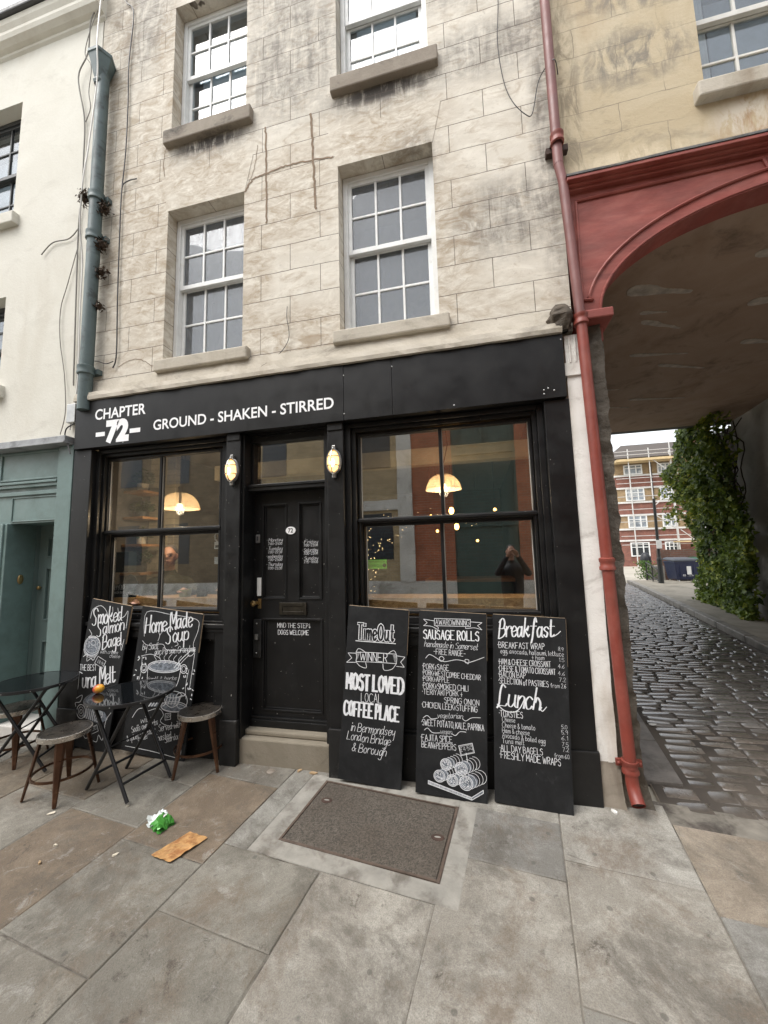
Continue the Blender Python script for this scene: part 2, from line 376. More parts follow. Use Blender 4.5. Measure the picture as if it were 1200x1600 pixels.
def m_cover():
    g = NT('tarmac_cover_infill'); vo = g.n('ShaderNodeTexVoronoi'); vo.inputs['Scale'].default_value = 130; g.l(g.co, vo.inputs['Vector'])
    c = g.mix(g.ramp(vo.outputs['Color'], .1, 1), (.035,.030,.024), (.13,.11,.088)); c = g.mix(g.ramp(g.noise(3, 5), .4, .7, 0, .5), c, (.05,.037,.026))
    c = g.mix(g.ramp(g.noise(190, 2), .74, .78, 0, .7), c, (.5,.47,.42))
    g.col(c); g.set(Roughness=.75); g.bump(vo.outputs['Distance'], .5, .004); return g.m
def m_leaf(name, a, b, c3):
    g = NT(name); oi = g.n('ShaderNodeAttribute', attribute_name='slab'); ge = g.n('ShaderNodeSeparateColor'); g.l(oi.outputs['Color'], ge.inputs[0])
    c = g.mix(g.ramp(ge.outputs[0], 0, .7), a, b); c = g.mix(g.ramp(ge.outputs[0], .75, 1), c, c3)
    g.col(c); g.set(Roughness=.45); g.b.inputs['Specular IOR Level'].default_value = .35
    tl = g.n('ShaderNodeBsdfTranslucent'); g.l(c, tl.inputs[0]); mx = g.n('ShaderNodeMixShader'); mx.inputs[0].default_value = .3
    g.l(g.b.outputs[0], mx.inputs[1]); g.l(tl.outputs[0], mx.inputs[2]); g.l(mx.outputs[0], g.out.inputs[0]); return g.m

ASHLAR = m_ashlar(); LINTEL = m_ashlar(False)
CREAM = m_stucco('cream_stucco', (.63,.61,.54), (.69,.675,.61), (.33,.30,.25), (.42,.36,.27), amt=.3)
YELLOW = m_stucco('ochre_render', (.47,.39,.26), (.57,.50,.37), (.19,.165,.13), (.34,.22,.115), joints=True, amt=.72, blots=((-.2,4.72,.6,.26,(.33,.17,.075)),(-.5,4.75,.3,.2,(.60,.55,.46)),(-1.2,5.5,.5,.3,(.20,.18,.15)),(-1.0,6.1,.7,.25,(.21,.19,.16)),(-1.7,5.2,.12,1.6,(.24,.20,.14)),(-1.3,4.62,.6,.12,(.62,.53,.38))))
SILL = m_stucco('weathered_stone', (.44,.40,.33), (.55,.51,.44), (.12,.105,.09), (.25,.20,.14), amt=.75)
DIRTY = m_stucco('grimy_stone', (.24,.205,.165), (.38,.34,.28), (.035,.03,.026), (.11,.085,.06), amt=1.0)
RUBBLE = m_stucco('rough_pier_stone', (.10,.085,.068), (.17,.15,.12), (.03,.026,.022), (.12,.085,.05), amt=.8, bump=2.2)
PILWHITE = m_stucco('peeling_white_paint', (.77,.76,.72), (.82,.81,.775), (.34,.31,.27), (.50,.43,.34), amt=.9)
CEMENT = mat('cement_mortar', (.25,.238,.21), .85, .22, 9, (.15,.135,.115), 7, bs=90, bump=.4)
PAVING = m_paving(); SETTS = m_setts(); OSB = m_osb(); BLACK = m_black(); CHALKB = m_chalkboard(); COVER = m_cover()
SIGNBLK = mat('satin_black_sign', (.0065,.0065,.007), .42, .2, 3, (.010,.010,.010), 4, bump=.05, spec=.3)
WHITEP = mat('white_window_paint', (.72,.73,.72), .45, .08, 8, (.55,.53,.48), 6, .6, .75, bump=.15)
DARKFR = mat('dark_window_paint', (.03,.032,.032), .45)
LETTER = mat('white_vinyl_lettering', (.86,.86,.87), .4, .02, bump=0)
CHALK = mat('white_chalk_pen', (.70,.71,.73), .7, .15, 40, (.46,.48,.51), 60, .55, .7, bump=0)
CHALKBLUE = mat('pale_wash_chalk', (.19,.215,.25), .8, .35, 30, (.08,.09,.105), 45, .45, .6, bump=0)
TEAL = mat('teal_gloss_paint', (.145,.215,.205), .42, .12, 3, (.11,.16,.152), 3, .42, .62, bs=20, bump=.3)
TEALDK = mat('teal_door_paint', (.135,.185,.178), .42, .12, 3, bs=14, bump=.2)
PIPETEAL = mat('teal_pipe_paint', (.085,.12,.122), .5, .2, 5, (.04,.052,.052), 7, .52, .66, bs=25, bump=.2)
REDP = mat('red_oxide_paint', (.225,.048,.036), .62, .25, 2.5, (.29,.085,.066), 3.2, .42, .66, bs=12, bump=.3, stretch=(1,1,3))
REDPIPE = mat('red_pipe_paint', (.20,.038,.025), .48, .18, 5, (.25,.075,.055), 3, .46, .68, bs=20, bump=.12)
RUST = mat('rusty_iron', (.05,.028,.02), .8, .3, 20)
LEAD = mat('lead_flashing', (.30,.31,.32), .55, .2, 8, (.16,.165,.17), 6, bump=.3)
BRASS = mat('worn_brass', (.42,.29,.13), .35, .2, 10, metal=.9, bump=0)
CHROME = mat('galvanised_metal', (.45,.45,.44), .35, .15, 12, metal=.85, bump=.1)
CABLEG = mat('grey_cable', (.20,.19,.17), .6, .2); CABLEB = mat('black_cable', (.02,.018,.018), .5); CABLEW = mat('white_cable', (.70,.69,.66), .5)
PLASTW = mat('white_plastic', (.72,.72,.70), .4, .05, bump=0)
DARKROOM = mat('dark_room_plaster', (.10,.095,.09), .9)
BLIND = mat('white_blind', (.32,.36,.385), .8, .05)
CURT = mat('net_curtain', (.55,.54,.52), .9, .1, 4, stretch=(12,1,.5))
GLASS_SHOP = m_glass('shop_glass', .25)
GLASS_UP = m_glass('old_sash_glass', .085, (.60,.63,.65), 0.01, .46, (.29,.31,.33))  # grey diffuse veil: some grime, plus sky reflection put into the pane colour
GLASS_UP2 = m_glass('clean_sash_glass', .08, (.80,.84,.86), 0.01, .06)
CEILP = m_stucco('peeling_passage_ceiling', (.36,.25,.18), (.43,.32,.245), (.13,.09,.065), (.25,.155,.10), amt=.85, blots=())
WOODLT = mat('pine_shelf', (.33,.17,.07), .6, .2, 8, stretch=(1,8,8))
LEAF = m_leaf('ivy_leaf', (.035,.07,.010), (.21,.29,.04), (.58,.60,.10))
PLANTLEAF = m_leaf('indoor_leaf', (.025,.05,.022), (.06,.10,.05), (.10,.14,.06))
DEADLEAF = mat('dead_brown_weed', (.055,.035,.022), .9, .4, 20, bump=0)

# ------------------------------------------------------------------ hand lettering: single-stroke glyphs, x in hex, y in hex (4 = baseline, 9 = x-height, c = cap)
GL = {'A':'043c 3c64 1757','B':'0c04 0c3c5a3808 0848664404','C':'6b4c2c0a06244465','D':'0c04 0c3c6a66340404','E':'0c04 6c0c 0464 0848','F':'0c04 6c0c 0848',
'G':'6b4c2c0a06244466 666838','H':'0c04 6c64 0868','I':'0c04','J':'4c462405','K':'0c04 5c07 2954','L':'0c04 0454','M':'040c 0c37 376c 6c64','N':'040c 0c54 545c',
'O':'3c1b0815345568 685b3c','P':'0c04 0c3c5a3808','Q':'3c1b0815345568 685b3c 4663','R':'0c04 0c3c5a3808 2854','S':'5b3c1b0a194856442405','T':'0c6c 3c34','U':'0c062444565c',
'V':'0c34 346c','W':'0c24 244a 4a64 648c','X':'0c64 046c','Y':'0c38 6c38 3834','Z':'0c6c 6c04 0464',
'a':'482907143548 494554','b':'0c04 072948452405','c':'482907143445','d':'482907143546 4c4554','e':'0647482907143445','f':'4b3c2b24 0939','g':'482907143548 4942301001',
'h':'0c04 07294844','i':'0904 0b0c','j':'29211001 2b2c','k':'0c04 4906 1744','l':'0c0514','m':'0904 07293834 37596864','n':'0904 07294844','o':'290714344729','p':'0900 072948452405',
'q':'482907143548 4940','r':'0904 07294948','s':'48290817362405','t':'1c152435 0939','u':'09052446 494554','v':'0924 2449','w':'0914 1438 3854 5469','x':'0944 0449','y':'09062547 494130 10',
'z':'0949 4904 0444','0':'2c0a06244 6'.replace(' ','')+'4a2c','1':'1a2c 2c24','2':'0a1c3c4a04 0444','3':'0b2c4a28 2846442405','4':'3c07 0757 3c34','5':'4c0c 0c08 0829462405','6':'4c190624462806','7':'0c4c 4c14',
'8':'280a2c4a2806244628','9':'4a280a2c4a34','&':'541a2c3a06245 7'.replace(' ',''),'+':'0747 2a24','-':'0848','.':'0405','·':'0809','•':'0708','£':'4b2c1a1504 0444 0838',',':'0503',"'":'0c0a',':':'0405 0809','↓':'2c24 0624 4624'}
SCRIPT = {'B':'1c03 0b3d5b4808 3858664413','L':'4c2d1a1503 03245465','S':'6b4d1c1a3847442304','H':'1c04 6d54 0858','M':'030c1d 1d37 376d 6d6455','T':'0b3d7c 3c2503','f':'5b4d3b2411 0959','k':'1d04 4937 173849 1744 4455','h':'1d04 17294744 4455','t':'1c152445 0949'}
def stroke_pts(s):
    return [(int(s[i],16), int(s[i+1],16)-4) for i in range(0, len(s)-1, 2)]
def lettering(mb, text, style, u0, v0, u1, v1, h, y, jit=.0, wmul=1.0, seed=0):
    rnd = random.Random(hash((text, round(u0,3))) & 0xffff if False else int(abs(u0*1000)+abs(v0*1000)+len(text)*7+seed))
    W = {'P':.062,'C':.078,'B':.135,'H':.185,'S':.062,'X':.098,'O':.28}[style]; con = {'S':.35,'X':.62,'H':.35,'B':.35}.get(style, .1)
    slant = {'S':.28,'X':.22}.get(style, 0.03); gap = {'H':2.1,'B':2.0,'O':2.6,'X':.9,'S':1.2}.get(style, 1.8)
    strokes = []; x = 0
    for ch in text:
        if ch == ' ': x += 3.2; continue
        g = (SCRIPT.get(ch) if style == 'X' else None) or GL.get(ch)
        if g is None: continue
        mx = 0; dy = rnd.uniform(-.25,.25)*(1 if style in 'CPSXB' else .4)
        for st in g.split():
            pts = stroke_pts(st); mx = max([mx]+[p[0] for p in pts])
            strokes.append([(x+p[0]+p[1]*slant, p[1]+dy) for p in pts])
        x += mx+gap*(1 if mx else 1.0)
    tw = max(x-gap, .1); d = Vector((u1-u0, v1-v0)); L = d.length; d.normalize(); n = Vector((-d.y, d.x)); wid = W*h*wmul
    for i, st in enumerate(strokes):
        if len(st) == 2: sp = [Vector(st[0]), Vector(st[0]).lerp(Vector(st[1]), .5)+Vector((rnd.uniform(-.1,.1), 0)), Vector(st[1])]
        else: sp = smooth(st, 5)
        P = [Vector((u0, v0)) + d*(p[0]/tw*L) + n*(p[1]/8*h) for p in sp]
        mb.ribbon(P, wid*rnd.uniform(.9,1.1), y-.00004*(i % 23), contrast=con)
def line(mb, pts, wd, y, closed=False, n=5, con=0):
    line.k = getattr(line, 'k', 0)+1
    mb.ribbon(smooth(pts, n, closed) if len(pts) > 2 else pts, wd, y-.00003*(line.k % 31), close=closed and len(pts) > 2, contrast=con)
def poly(mb, pts, y):
    line.k = getattr(line, 'k', 0)+1
    mb.add([(p[0], y+.0002-.000004*(line.k % 40), p[1]) for p in pts], [tuple(range(len(pts)))])
def ell(cx, cy, rx, ry, n=20, a0=0, a1=360, rot=0):
    return [(cx+rx*math.cos(R(a0+(a1-a0)*k/n))*math.cos(rot)-ry*math.sin(R(a0+(a1-a0)*k/n))*math.sin(rot), cy+rx*math.cos(R(a0+(a1-a0)*k/n))*math.sin(rot)+ry*math.sin(R(a0+(a1-a0)*k/n))*math.cos(rot)) for k in range(n+(0 if a1-a0 >= 360 else 1))]
def textmesh(name, txt, x0, z0, width, h, y, m, parent, sx=None, bold=0.0, roll=0.0, condensed=None, local=False):
    cu = bpy.data.curves.new('lettering_curve', 'FONT'); cu.body = txt; cu.size = 1; cu.offset = bold; cu.resolution_u = 4
    to = bpy.data.objects.new('lettering_curve', cu); COL.objects.link(to)
    dg = bpy.context.evaluated_depsgraph_get(); me0 = to.evaluated_get(dg).to_mesh()
    vs = [v.co.copy() for v in me0.vertices]; fs = [tuple(p.vertices) for p in me0.polygons]
    to.evaluated_get(dg).to_mesh_clear(); bpy.data.objects.remove(to)
    xa = min(v.x for v in vs); xb = max(v.x for v in vs); ya = min(v.y for v in vs); yb = max(v.y for v in vs)
    mb = MB(); mb.add([(x0+(v.x-xa)/(xb-xa)*width, y, z0+(v.y-ya)/(yb-ya)*h+roll*(v.x-xa)/(xb-xa)*width) for v in vs], fs)
    return part(name, mb, m, parent, local=local)

# ------------------------------------------------------------------ ground
def gz(y):
    if y < -5: return -.15
    if y < 11: return .03*y
    if y < 13: return .33+.025*(y-11)
    if y < 45: return .38-.0203*(y-13)
    return -.27
def wxy(u, v): return (u*.9926+v*.1215, -u*.1215+v*.9926)
mb = MB()
ys = [-300,-60,-5]+[-5+i for i in range(1, 19)]+[16,20,25,30,35,40,45,120,400]
xs = [-300,-60,-20,-8,0,8,20,60,300]
mb.add([(x, y, gz(y)-.03) for y in ys for x in xs], [(j*len(xs)+i, j*len(xs)+i+1, (j+1)*len(xs)+i+1, (j+1)*len(xs)+i) for j in range(len(ys)-1) for i in range(len(xs)-1)])
struct('ground', mb, mat('pale_concrete_ground', (.36,.33,.275), .9, .15, 2, (.26,.235,.19), .6, bs=40, bump=.3))

def colour_attr(o, cols):
    a = o.data.color_attributes.new('slab', 'FLOAT_COLOR', 'CORNER')
    k = 0
    for p in o.data.polygons:
        c = cols[p.index]
        for _ in p.loop_indices: a.data[k].color = (*c, 1); k += 1
def slab(mb, cols, u0, u1, v0, v1, col, top=0.0, g=.0032, th=.05, edge=.005):
    P = [(u0+g, v0+g), (u1-g, v0+g), (u1-g, v1-g), (u0+g, v1-g)]; e = edge
    P2 = [(u0+g+e, v0+g+e), (u1-g-e, v0+g+e), (u1-g-e, v1-g-e), (u0+g+e, v1-g-e)]
    vs = []
    for q, dz in ((P, -th), (P, -e*.7), (P2, 0)):
        for u, v in q:
            j = .0022 if q is P else .0028
            x, y = wxy(u+random.uniform(-j,j), v+random.uniform(-j,j)); vs.append((x, y, gz(y)+dz+top))
    n0 = len(mb.f)
    mb.add(vs, [(0,1,5,4),(1,2,6,5),(2,3,7,6),(3,0,4,7),(4,5,9,8),(5,6,10,9),(6,7,11,10),(7,4,8,11),(8,9,10,11)])
    cols += [col]*(len(mb.f)-n0)
GREY = [(.215,.205,.18),(.24,.225,.195),(.195,.185,.165),(.255,.24,.21),(.18,.172,.155)]; BRN = [(.145,.11,.077),(.17,.14,.105),(.15,.125,.10)]
mb = MB(); cols = []
ub = [-9,-8.35,-7.7,-7.1,-6.45,-5.83,-5.2,-4.58,-3.95,-3.33,-2.70,-2.07,-1.44,-.785,-.16,.455,1.09,1.72,2.35,3.0,3.6,4.25,4.9,5.5,6.2]
fixed = {-2.70:[(-.60,'g'),(-1.035,'g'),(-2.2,'b')], -2.07:[(-.43,'g'),(-1.13,'b'),(-1.73,'g'),(-2.4,'g')], -1.44:[(-.975,'x'),(-1.415,'g'),(-2.2,'g')],
         -.785:[(-.965,'x'),(-1.75,'p')], -.16:[(-.635,'g'),(-1.5,'p')], .455:[(-.49,'g'),(-1.195,'p'),(-2.0,'g')], 1.09:[(-.62,'t'),(-1.5,'g')]}
for i in range(len(ub)-1):
    u0, u1 = ub[i], ub[i+1]
    vt = (u0*.1215+.12) if u0 < .3 else (.16 if u0 < 1 else -.01)
    v = vt
    for vb, k in fixed.get(u0, []):
        if k != 'x':
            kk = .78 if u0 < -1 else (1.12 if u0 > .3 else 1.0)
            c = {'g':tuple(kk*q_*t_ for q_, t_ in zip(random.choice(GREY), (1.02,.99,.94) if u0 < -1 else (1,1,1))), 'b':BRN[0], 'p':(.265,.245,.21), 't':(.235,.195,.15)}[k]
            a, b = u0, u1
            if u0 == -.16 and vb == -.635: a = -.05
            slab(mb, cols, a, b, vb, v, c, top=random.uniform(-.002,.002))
        v = vb
    while v > -4.5:
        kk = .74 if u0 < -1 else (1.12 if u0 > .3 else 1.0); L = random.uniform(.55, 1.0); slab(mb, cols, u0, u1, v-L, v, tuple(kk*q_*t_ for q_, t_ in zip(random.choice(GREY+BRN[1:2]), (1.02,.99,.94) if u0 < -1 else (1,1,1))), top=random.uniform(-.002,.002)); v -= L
slab(mb, cols, -1.44, -1.27, -.97, .0, GREY[0])
slab(mb, cols, -1.27, -1.15, -.2, .0, GREY[0]); slab(mb, cols, -.13, .455, -.22, .1, GREY[1])
pv = struct('pavement', mb, PAVING, 0); colour_attr(pv, cols)
mb = MB()                                                            # mortar bed showing in the joints and round the cover
bed = []
for i in range(25):
    for j in range(9): bed.append((-9.2+i*.63, -4.6+j*.6))
mb.add([(*wxy(u, v), gz(wxy(u, v)[1])-.0055) for u, v in bed], [(i*9+j, (i+1)*9+j, (i+1)*9+j+1, i*9+j+1) for i in range(24) for j in range(8)])
struct('mortar_bed', mb, mat('joint_mortar',(.17,.155,.13),.9,.4,7,(.06,.05,.042),5,bump=.4))
mb = MB(); cl = []
for a, b, c, d in ((-1.27,-1.14,-.965,-.2),(-.16,-.045,-.965,-.18),(-1.14,-.16,-.965,-.85),(-1.14,-.16,-.25,-.13)):
    slab(mb, cl, a, b, c, d, (0,0,0), g=0, top=-.001, edge=.001)
struct('cement_surround', mb, CEMENT)

# lane: setts between kerb stones, running back under the arch
def lx(s, y): return s+.125*y
mb = MB(); cols = []
def sett(s0, s1, y0, y1, col, dome, base, top):
    g = random.uniform(.006,.012); w_ = s1-s0-2*g; d_ = y1-y0-2*g*.8
    if w_ < .03 or d_ < .03: return
    n0 = len(mb.f); vs = []
    jx = [random.uniform(-.008,.008) for _ in range(4)]; tilt = random.uniform(-.007,.007)
    for k, (ins, dz) in enumerate(((0,-.05),(0,-.018),(.013,-.005),(.034,0))):
        q = [(s0+g+ins, y0+g*.8+ins*.7),(s1-g-ins, y0+g*.8+ins*.7),(s1-g-ins, y1-g*.8-ins*.7),(s0+g+ins, y1-g*.8-ins*.7)]
        for i, (s_, y_) in enumerate(q):
            yy = y_+jx[i]; vs.append((lx(s_+jx[i]*.8, yy), yy, gz(yy)+dz*dome/.02*.5+top+tilt*(1 if i in (1,2) else -1)))
    fs = [(4*k+i, 4*k+(i+1) % 4, 4*k+4+(i+1) % 4, 4*k+4+i) for k in range(3) for i in range(4)]+[(12,13,14,15)]
    mb.add(vs, fs, True); cols.extend([col]*(len(mb.f)-n0))
y = -.02
while y < 13.2:
    big = y < 1.15
    p = random.uniform(.10,.15) if big else random.uniform(.085,.12)
    s = (1.33 if y > .2 else 1.12)+random.uniform(-.01,.03); e = 3.42+.03*y-.02
    while s < e:
        L = random.uniform(.18,.34) if big else random.uniform(.17,.36)
        t = random.uniform(.6,1.35)
        c = (.15*t,.13*t,.11*t) if big else (.165*t,.155*t,.145*t)
        sett(s, min(s+L, e), y, y+p, c, .022 if big else .034, 0, -.004 if big else random.uniform(-.005,.006)); s += L
    y += p
ln = struct('cobbled_lane', mb, SETTS); colour_attr(ln, cols); ln.data.set_sharp_from_angle(angle=R(60))
mb = MB(); yy = [-.02,1,2,4,6,8,10,12,13.3]
mb.add([(lx(s, y), y, gz(y)-.017 if y > 1.1 else gz(y)-.009) for y in yy for s in (1.1, 4.0)], [(2*i, 2*i+1, 2*i+3, 2*i+2) for i in range(len(yy)-1)])
g = NT('sett_joint_grit'); g.col(g.mix(g.ramp(g.noise(.8, 3), .4, .6), (.05,.042,.035), (.09,.075,.06))); g.set(Roughness=.9); g.bump(g.noise(80), .5, .004)
struct('lane_bed', mb, g.m)
mb = MB(); yy = [-.03,.3,.6,.9,1.15,1.4]
mb.add([(lx(s, y)+.0*y, y, gz(y)-(.0125 if y < 1 else .016 if y < 1.3 else .03)) for y in yy for s in (1.09, 2.0, 4.0)], [(3*i+j, 3*i+j+1, 3*i+j+4, 3*i+j+3) for i in range(len(yy)-1) for j in (0,1)])
struct('sett_mortar', mb, mat('tan_sett_mortar',(.165,.14,.11),.9,.25,6,(.15,.12,.09),3,bs=60,bump=.5))
mb = MB(); cl = []
y = .28
while y < 6.5:                                                       # flush kerb slabs against the pier
    L = random.uniform(.55,.8); P = [(lx(1.07,y),y),(lx(1.30,y),y),(lx(1.30,y+L-.008),y+L-.008),(lx(1.07,y+L-.008),y+L-.008)]
    mb.add([(a,b,gz(b)-.03) for a,b in P]+[(a,b,gz(b)+.012) for a,b in P], [(4,5,6,7),(0,1,5,4),(1,2,6,5),(2,3,7,6),(3,0,4,7)]); y += L
struct('gutter_kerb', mb, mat('granite_kerb', (.165,.15,.135), .6, .2, 9, (.10,.09,.08), 5, bs=60, bump=.4), .006)
mb = MB()
y = -.6
while y < 13:
    L = random.uniform(.8,1.1); P = [(lx(3.43+.03*y,y),y),(lx(3.58+.03*y,y),y),(lx(3.58+.03*(y+L),y+L-.01),y+L-.01),(lx(3.43+.03*(y+L),y+L-.01),y+L-.01)]
    mb.add([(a,b,gz(b)-.03) for a,b in P]+[(a,b,gz(b)+.095) for a,b in P], [(4,5,6,7),(0,1,5,4),(1,2,6,5),(2,3,7,6),(3,0,4,7)]); y += L
struct('kerb', mb, mat('kerb_granite_pale', (.24,.22,.19), .6, .2, 9, (.13,.12,.105), 4, bs=60, bump=.35), .015)
mb = MB(); yy = [-.6,2,4,6,8,10,12,13.3]
mb.add([(lx(a, y), y, gz(y)+.088) for y in yy for a in (3.58+.03*y, 6.0+.03*y)], [(2*i, 2*i+1, 2*i+3, 2*i+2) for i in range(len(yy)-1)])
struct('footway', mb, mat('worn_footway', (.28,.25,.20), .85, .2, 3, (.17,.155,.12), 1.5, bs=40, bump=.4))
mb = MB()
for (a, b) in ((12.6, 4.95), (16, 5.6)): pass
mb.add([(6.2,13.4,gz(13.4)+.012),(7.0,12.3,gz(12.3)+.1),(7.4,12.3,gz(12.3)+.1),(6.6,13.4,gz(13.4)+.02)], [(0,1,2,3)])
struct('moss_strip', mb, mat('mossy_verge', (.09,.11,.035), .95, .3, 12, bump=.5))

# ------------------------------------------------------------------ wall with openings: a grid of solid cells
def wall(mb, x0, x1, z0, z1, y0, y1, holes):
    xs = sorted({x0, x1, *[h[0] for h in holes], *[h[1] for h in holes]}); zs = sorted({z0, z1, *[h[2] for h in holes], *[h[3] for h in holes]})
    xs = [x for x in xs if x0 <= x <= x1]; zs = [z for z in zs if z0 <= z <= z1]
    sol = lambda i, j: 0 <= i < len(xs)-1 and 0 <= j < len(zs)-1 and not any(h[0] < (xs[i]+xs[i+1])/2 < h[1] and h[2] < (zs[j]+zs[j+1])/2 < h[3] for h in holes)
    for i in range(len(xs)-1):
        for j in range(len(zs)-1):
            if not sol(i, j): continue
            a, b, c, d = xs[i], xs[i+1], zs[j], zs[j+1]
            mb.add([(a,y0,c),(b,y0,c),(b,y0,d),(a,y0,d)], [(0,1,2,3)]); mb.add([(a,y1,c),(b,y1,c),(b,y1,d),(a,y1,d)], [(3,2,1,0)])
            if not sol(i-1,j): mb.add([(a,y0,c),(a,y1,c),(a,y1,d),(a,y0,d)], [(3,2,1,0)])
            if not sol(i+1,j): mb.add([(b,y0,c),(b,y1,c),(b,y1,d),(b,y0,d)], [(0,1,2,3)])
            if not sol(i,j-1): mb.add([(a,y0,c),(b,y0,c),(b,y1,c),(a,y1,c)], [(3,2,1,0)])
            if not sol(i,j+1): mb.add([(a,y0,d),(b,y0,d),(b,y1,d),(a,y1,d)], [(0,1,2,3)])
def frame(mb, x0, x1, z0, z1, y0, y1, wl, wr=None, wt=None, wb=None):
    wr = wl if wr is None else wr; wt = wl if wt is None else wt; wb = wl if wb is None else wb
    mb.box(x0, x0+wl, y0, y1, z0, z1); mb.box(x1-wr, x1, y0, y1, z0, z1); mb.box(x0+wl, x1-wr, y0, y1, z1-wt, z1); mb.box(x0+wl, x1-wr, y0, y1, z0, z0+wb)
def sash(parent, x0, x1, z0, z1, yf, zm, fm, gm, cols=3, rows=2, drop=0., name='window', bar=.02):
    f = MB(); frame(f, x0, x1, z0, z1, yf, yf+.10, .045, wt=.05, wb=.04)
    a, b = x0+.045, x1-.045; zt = z1-.05
    frame(f, a, b, zm-.02, zt, yf+.015, yf+.05, .035, wt=.035, wb=.045)           # upper sash, in front
    lo = z0+.04+drop; lt = zm+.02+drop
    frame(f, a, b, lo, lt, yf+.056, yf+.09, .038, wt=.04, wb=.06)
    for (c, d, yy) in ((zm+.025, zt-.035, yf+.02), (lo+.06, lt-.04, yf+.06)):
        iw = (b-a-.07)
        for k in range(1, cols): x = a+.035+iw*k/cols; f.box(x-bar/2, x+bar/2, yy, yy+.025, c, d)
        for k in range(1, rows): zz = c+(d-c)*k/rows; f.box(a+.035, b-.035, yy+.003, yy+.022, zz-bar/2, zz+bar/2)
    w_ = part(name, f, fm, parent, .003)
    p = MB(); p.box(a+.03, b-.03, yf+.034, yf+.037, zm, zt-.03); p.box(a+.03, b-.03, yf+.073, yf+.076, lo+.05, lt-.03)
    part('pane', p, gm, w_); return w_

# ------------------------------------------------------------------ the cafe building
B = thing('shop_building', 'narrow rendered stone café building with black shopfront and four white sash windows', 'building', (-1.5,0,0))
holes = [(-2.87,-2.0,3.58,5.19),(-1.045,-.187,3.58,5.19),(-2.87,-2.0,6.07,7.62),(-1.045,-.187,6.07,7.62)]
mb = MB(); wall(mb, -3.84, .80, 3.30, 11.0, 0, .32, holes)
part('wall', mb, ASHLAR, B, label='pale grey brown stucco lined out as stone blocks')
mb = MB(); mb.box(-3.84,-3.805,.32,7,0,11); mb.box(.60,.735,.32,6.4,.0,11.0); mb.box(-3.84,.735,6.4,6.7,0,11); mb.box(-3.62,.60,.32,6.4,10.6,10.8)
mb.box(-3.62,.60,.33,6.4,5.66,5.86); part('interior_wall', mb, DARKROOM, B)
for x0, x1 in ((-2.87,-2.0),(-1.045,-.187)):
    for z1 in (5.19, 7.62):
        c = MB(); xm = (x0+x1)/2
        c.prism([(x0-.005,z1+.001),(x1+.005,z1+.001),(x1+.09,z1+.375),(x0-.09,z1+.375)], -.0035, .05)
        part('lintel', c, LINTEL, B)
for k, (x0, x1, z0, z1) in enumerate(holes):
    up_ = k > 1
    zm = 4.43 if not up_ else 6.90
    w_ = sash(B, x0+.004, x1-.004, z0+.0, z1-.004, .12, zm, WHITEP, GLASS_UP2 if up_ else GLASS_UP, drop=.05 if k == 2 else 0)
    s_ = MB(); zb = .112 if not up_ else .15
    s_.box(x0-.05, x1+.085, -.062, .14, z0-.008-zb, z0-.004)
    so = part('sill', s_, SILL if not up_ else DIRTY, w_, .012)
    if up_:
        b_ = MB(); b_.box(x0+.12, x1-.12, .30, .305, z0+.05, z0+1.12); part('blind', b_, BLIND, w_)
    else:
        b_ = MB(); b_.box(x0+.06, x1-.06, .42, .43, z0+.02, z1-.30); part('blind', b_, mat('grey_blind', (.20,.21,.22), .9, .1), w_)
# shallow stone band and ledge above the sign, with crumbly edge
mb = MB(); N = 70
for row in range(1):
    xs_ = [-3.80+i*(.70+3.80)/N for i in range(N+1)]
    prof = [(-.02,3.47),(-.035,3.40),(-.05,3.335),(-.10,3.325),(-.112,3.28),(-.11,3.246),(-.0,3.244)]
    vs = []
    for x in xs_:
        for (yy_, zz_) in prof: n_ = noise.noise(Vector((x*9, zz_*14, yy_*20)))*.012; vs.append((x, yy_+n_, zz_+n_*.7))
    m_ = len(prof); mb.add(vs, [(i*m_+j, i*m_+j+1, (i+1)*m_+j+1, (i+1)*m_+j) for i in range(N) for j in range(m_-1)], False)
part('ledge', mb, SILL, B)
# black shopfront carpentry
sf = MB()
for x0, x1 in ((-3.815,-3.605),(.548,.722)):
    sf.box(x0, x1, -.055, .12, 0.335, 2.76)
for x0, x1 in ((-2.105,-1.967),(-1.155,-1.015)):
    sf.box(x0, x1, -.05, .12, .345, 2.74); sf.box(x0+.004, x1-.004, -.06, .1, 2.70, 2.765)
part('pilaster', sf, BLACK, B, .004)
pl = MB()
for x0, x1, zt in ((-3.825,-3.597,.335),(.540,.732,.335),(-2.113,-1.96,.345),(-1.162,-1.008,.345)): pl.box(x0, x1, -.068, .12, -.1, zt)
part('plinth', pl, mat('scuffed_black_plinth', (.008,.008,.008), .5, .3, 8, (.08,.075,.07), 7, .6, .75, bs=30, bump=.4), B, .006)
sr = MB()
for x0, x1 in ((-3.605,-2.105),(-1.015,.548)):
    sr.box(x0, x1, .05, .12, -.1, 1.07); frame(sr, x0, x1, -.1, 1.07, .0, .05, .12, wt=.10, wb=.42)
    frame(sr, x0+.12, x1-.12, .32, .97, .028, .05, .02)
    sr.box((x0+x1)/2-.05, (x0+x1)/2+.05, .0, .05, .32, .97)
part('stall_riser', sr, BLACK, B, .004)
si = MB()
for x0, x1 in ((-3.605,-2.085),(-1.03,.548)): si.box(x0, x1, -.028, .05, 1.068, 1.105); si.box(x0+.01, x1-.01, -.012, .05, 1.035, 1.068)
part('sill', si, BLACK, B, .008)
hd = MB(); hd.box(-3.605,.548,.02,.13,2.755,3.30); part('head_board', hd, BLACK, B)
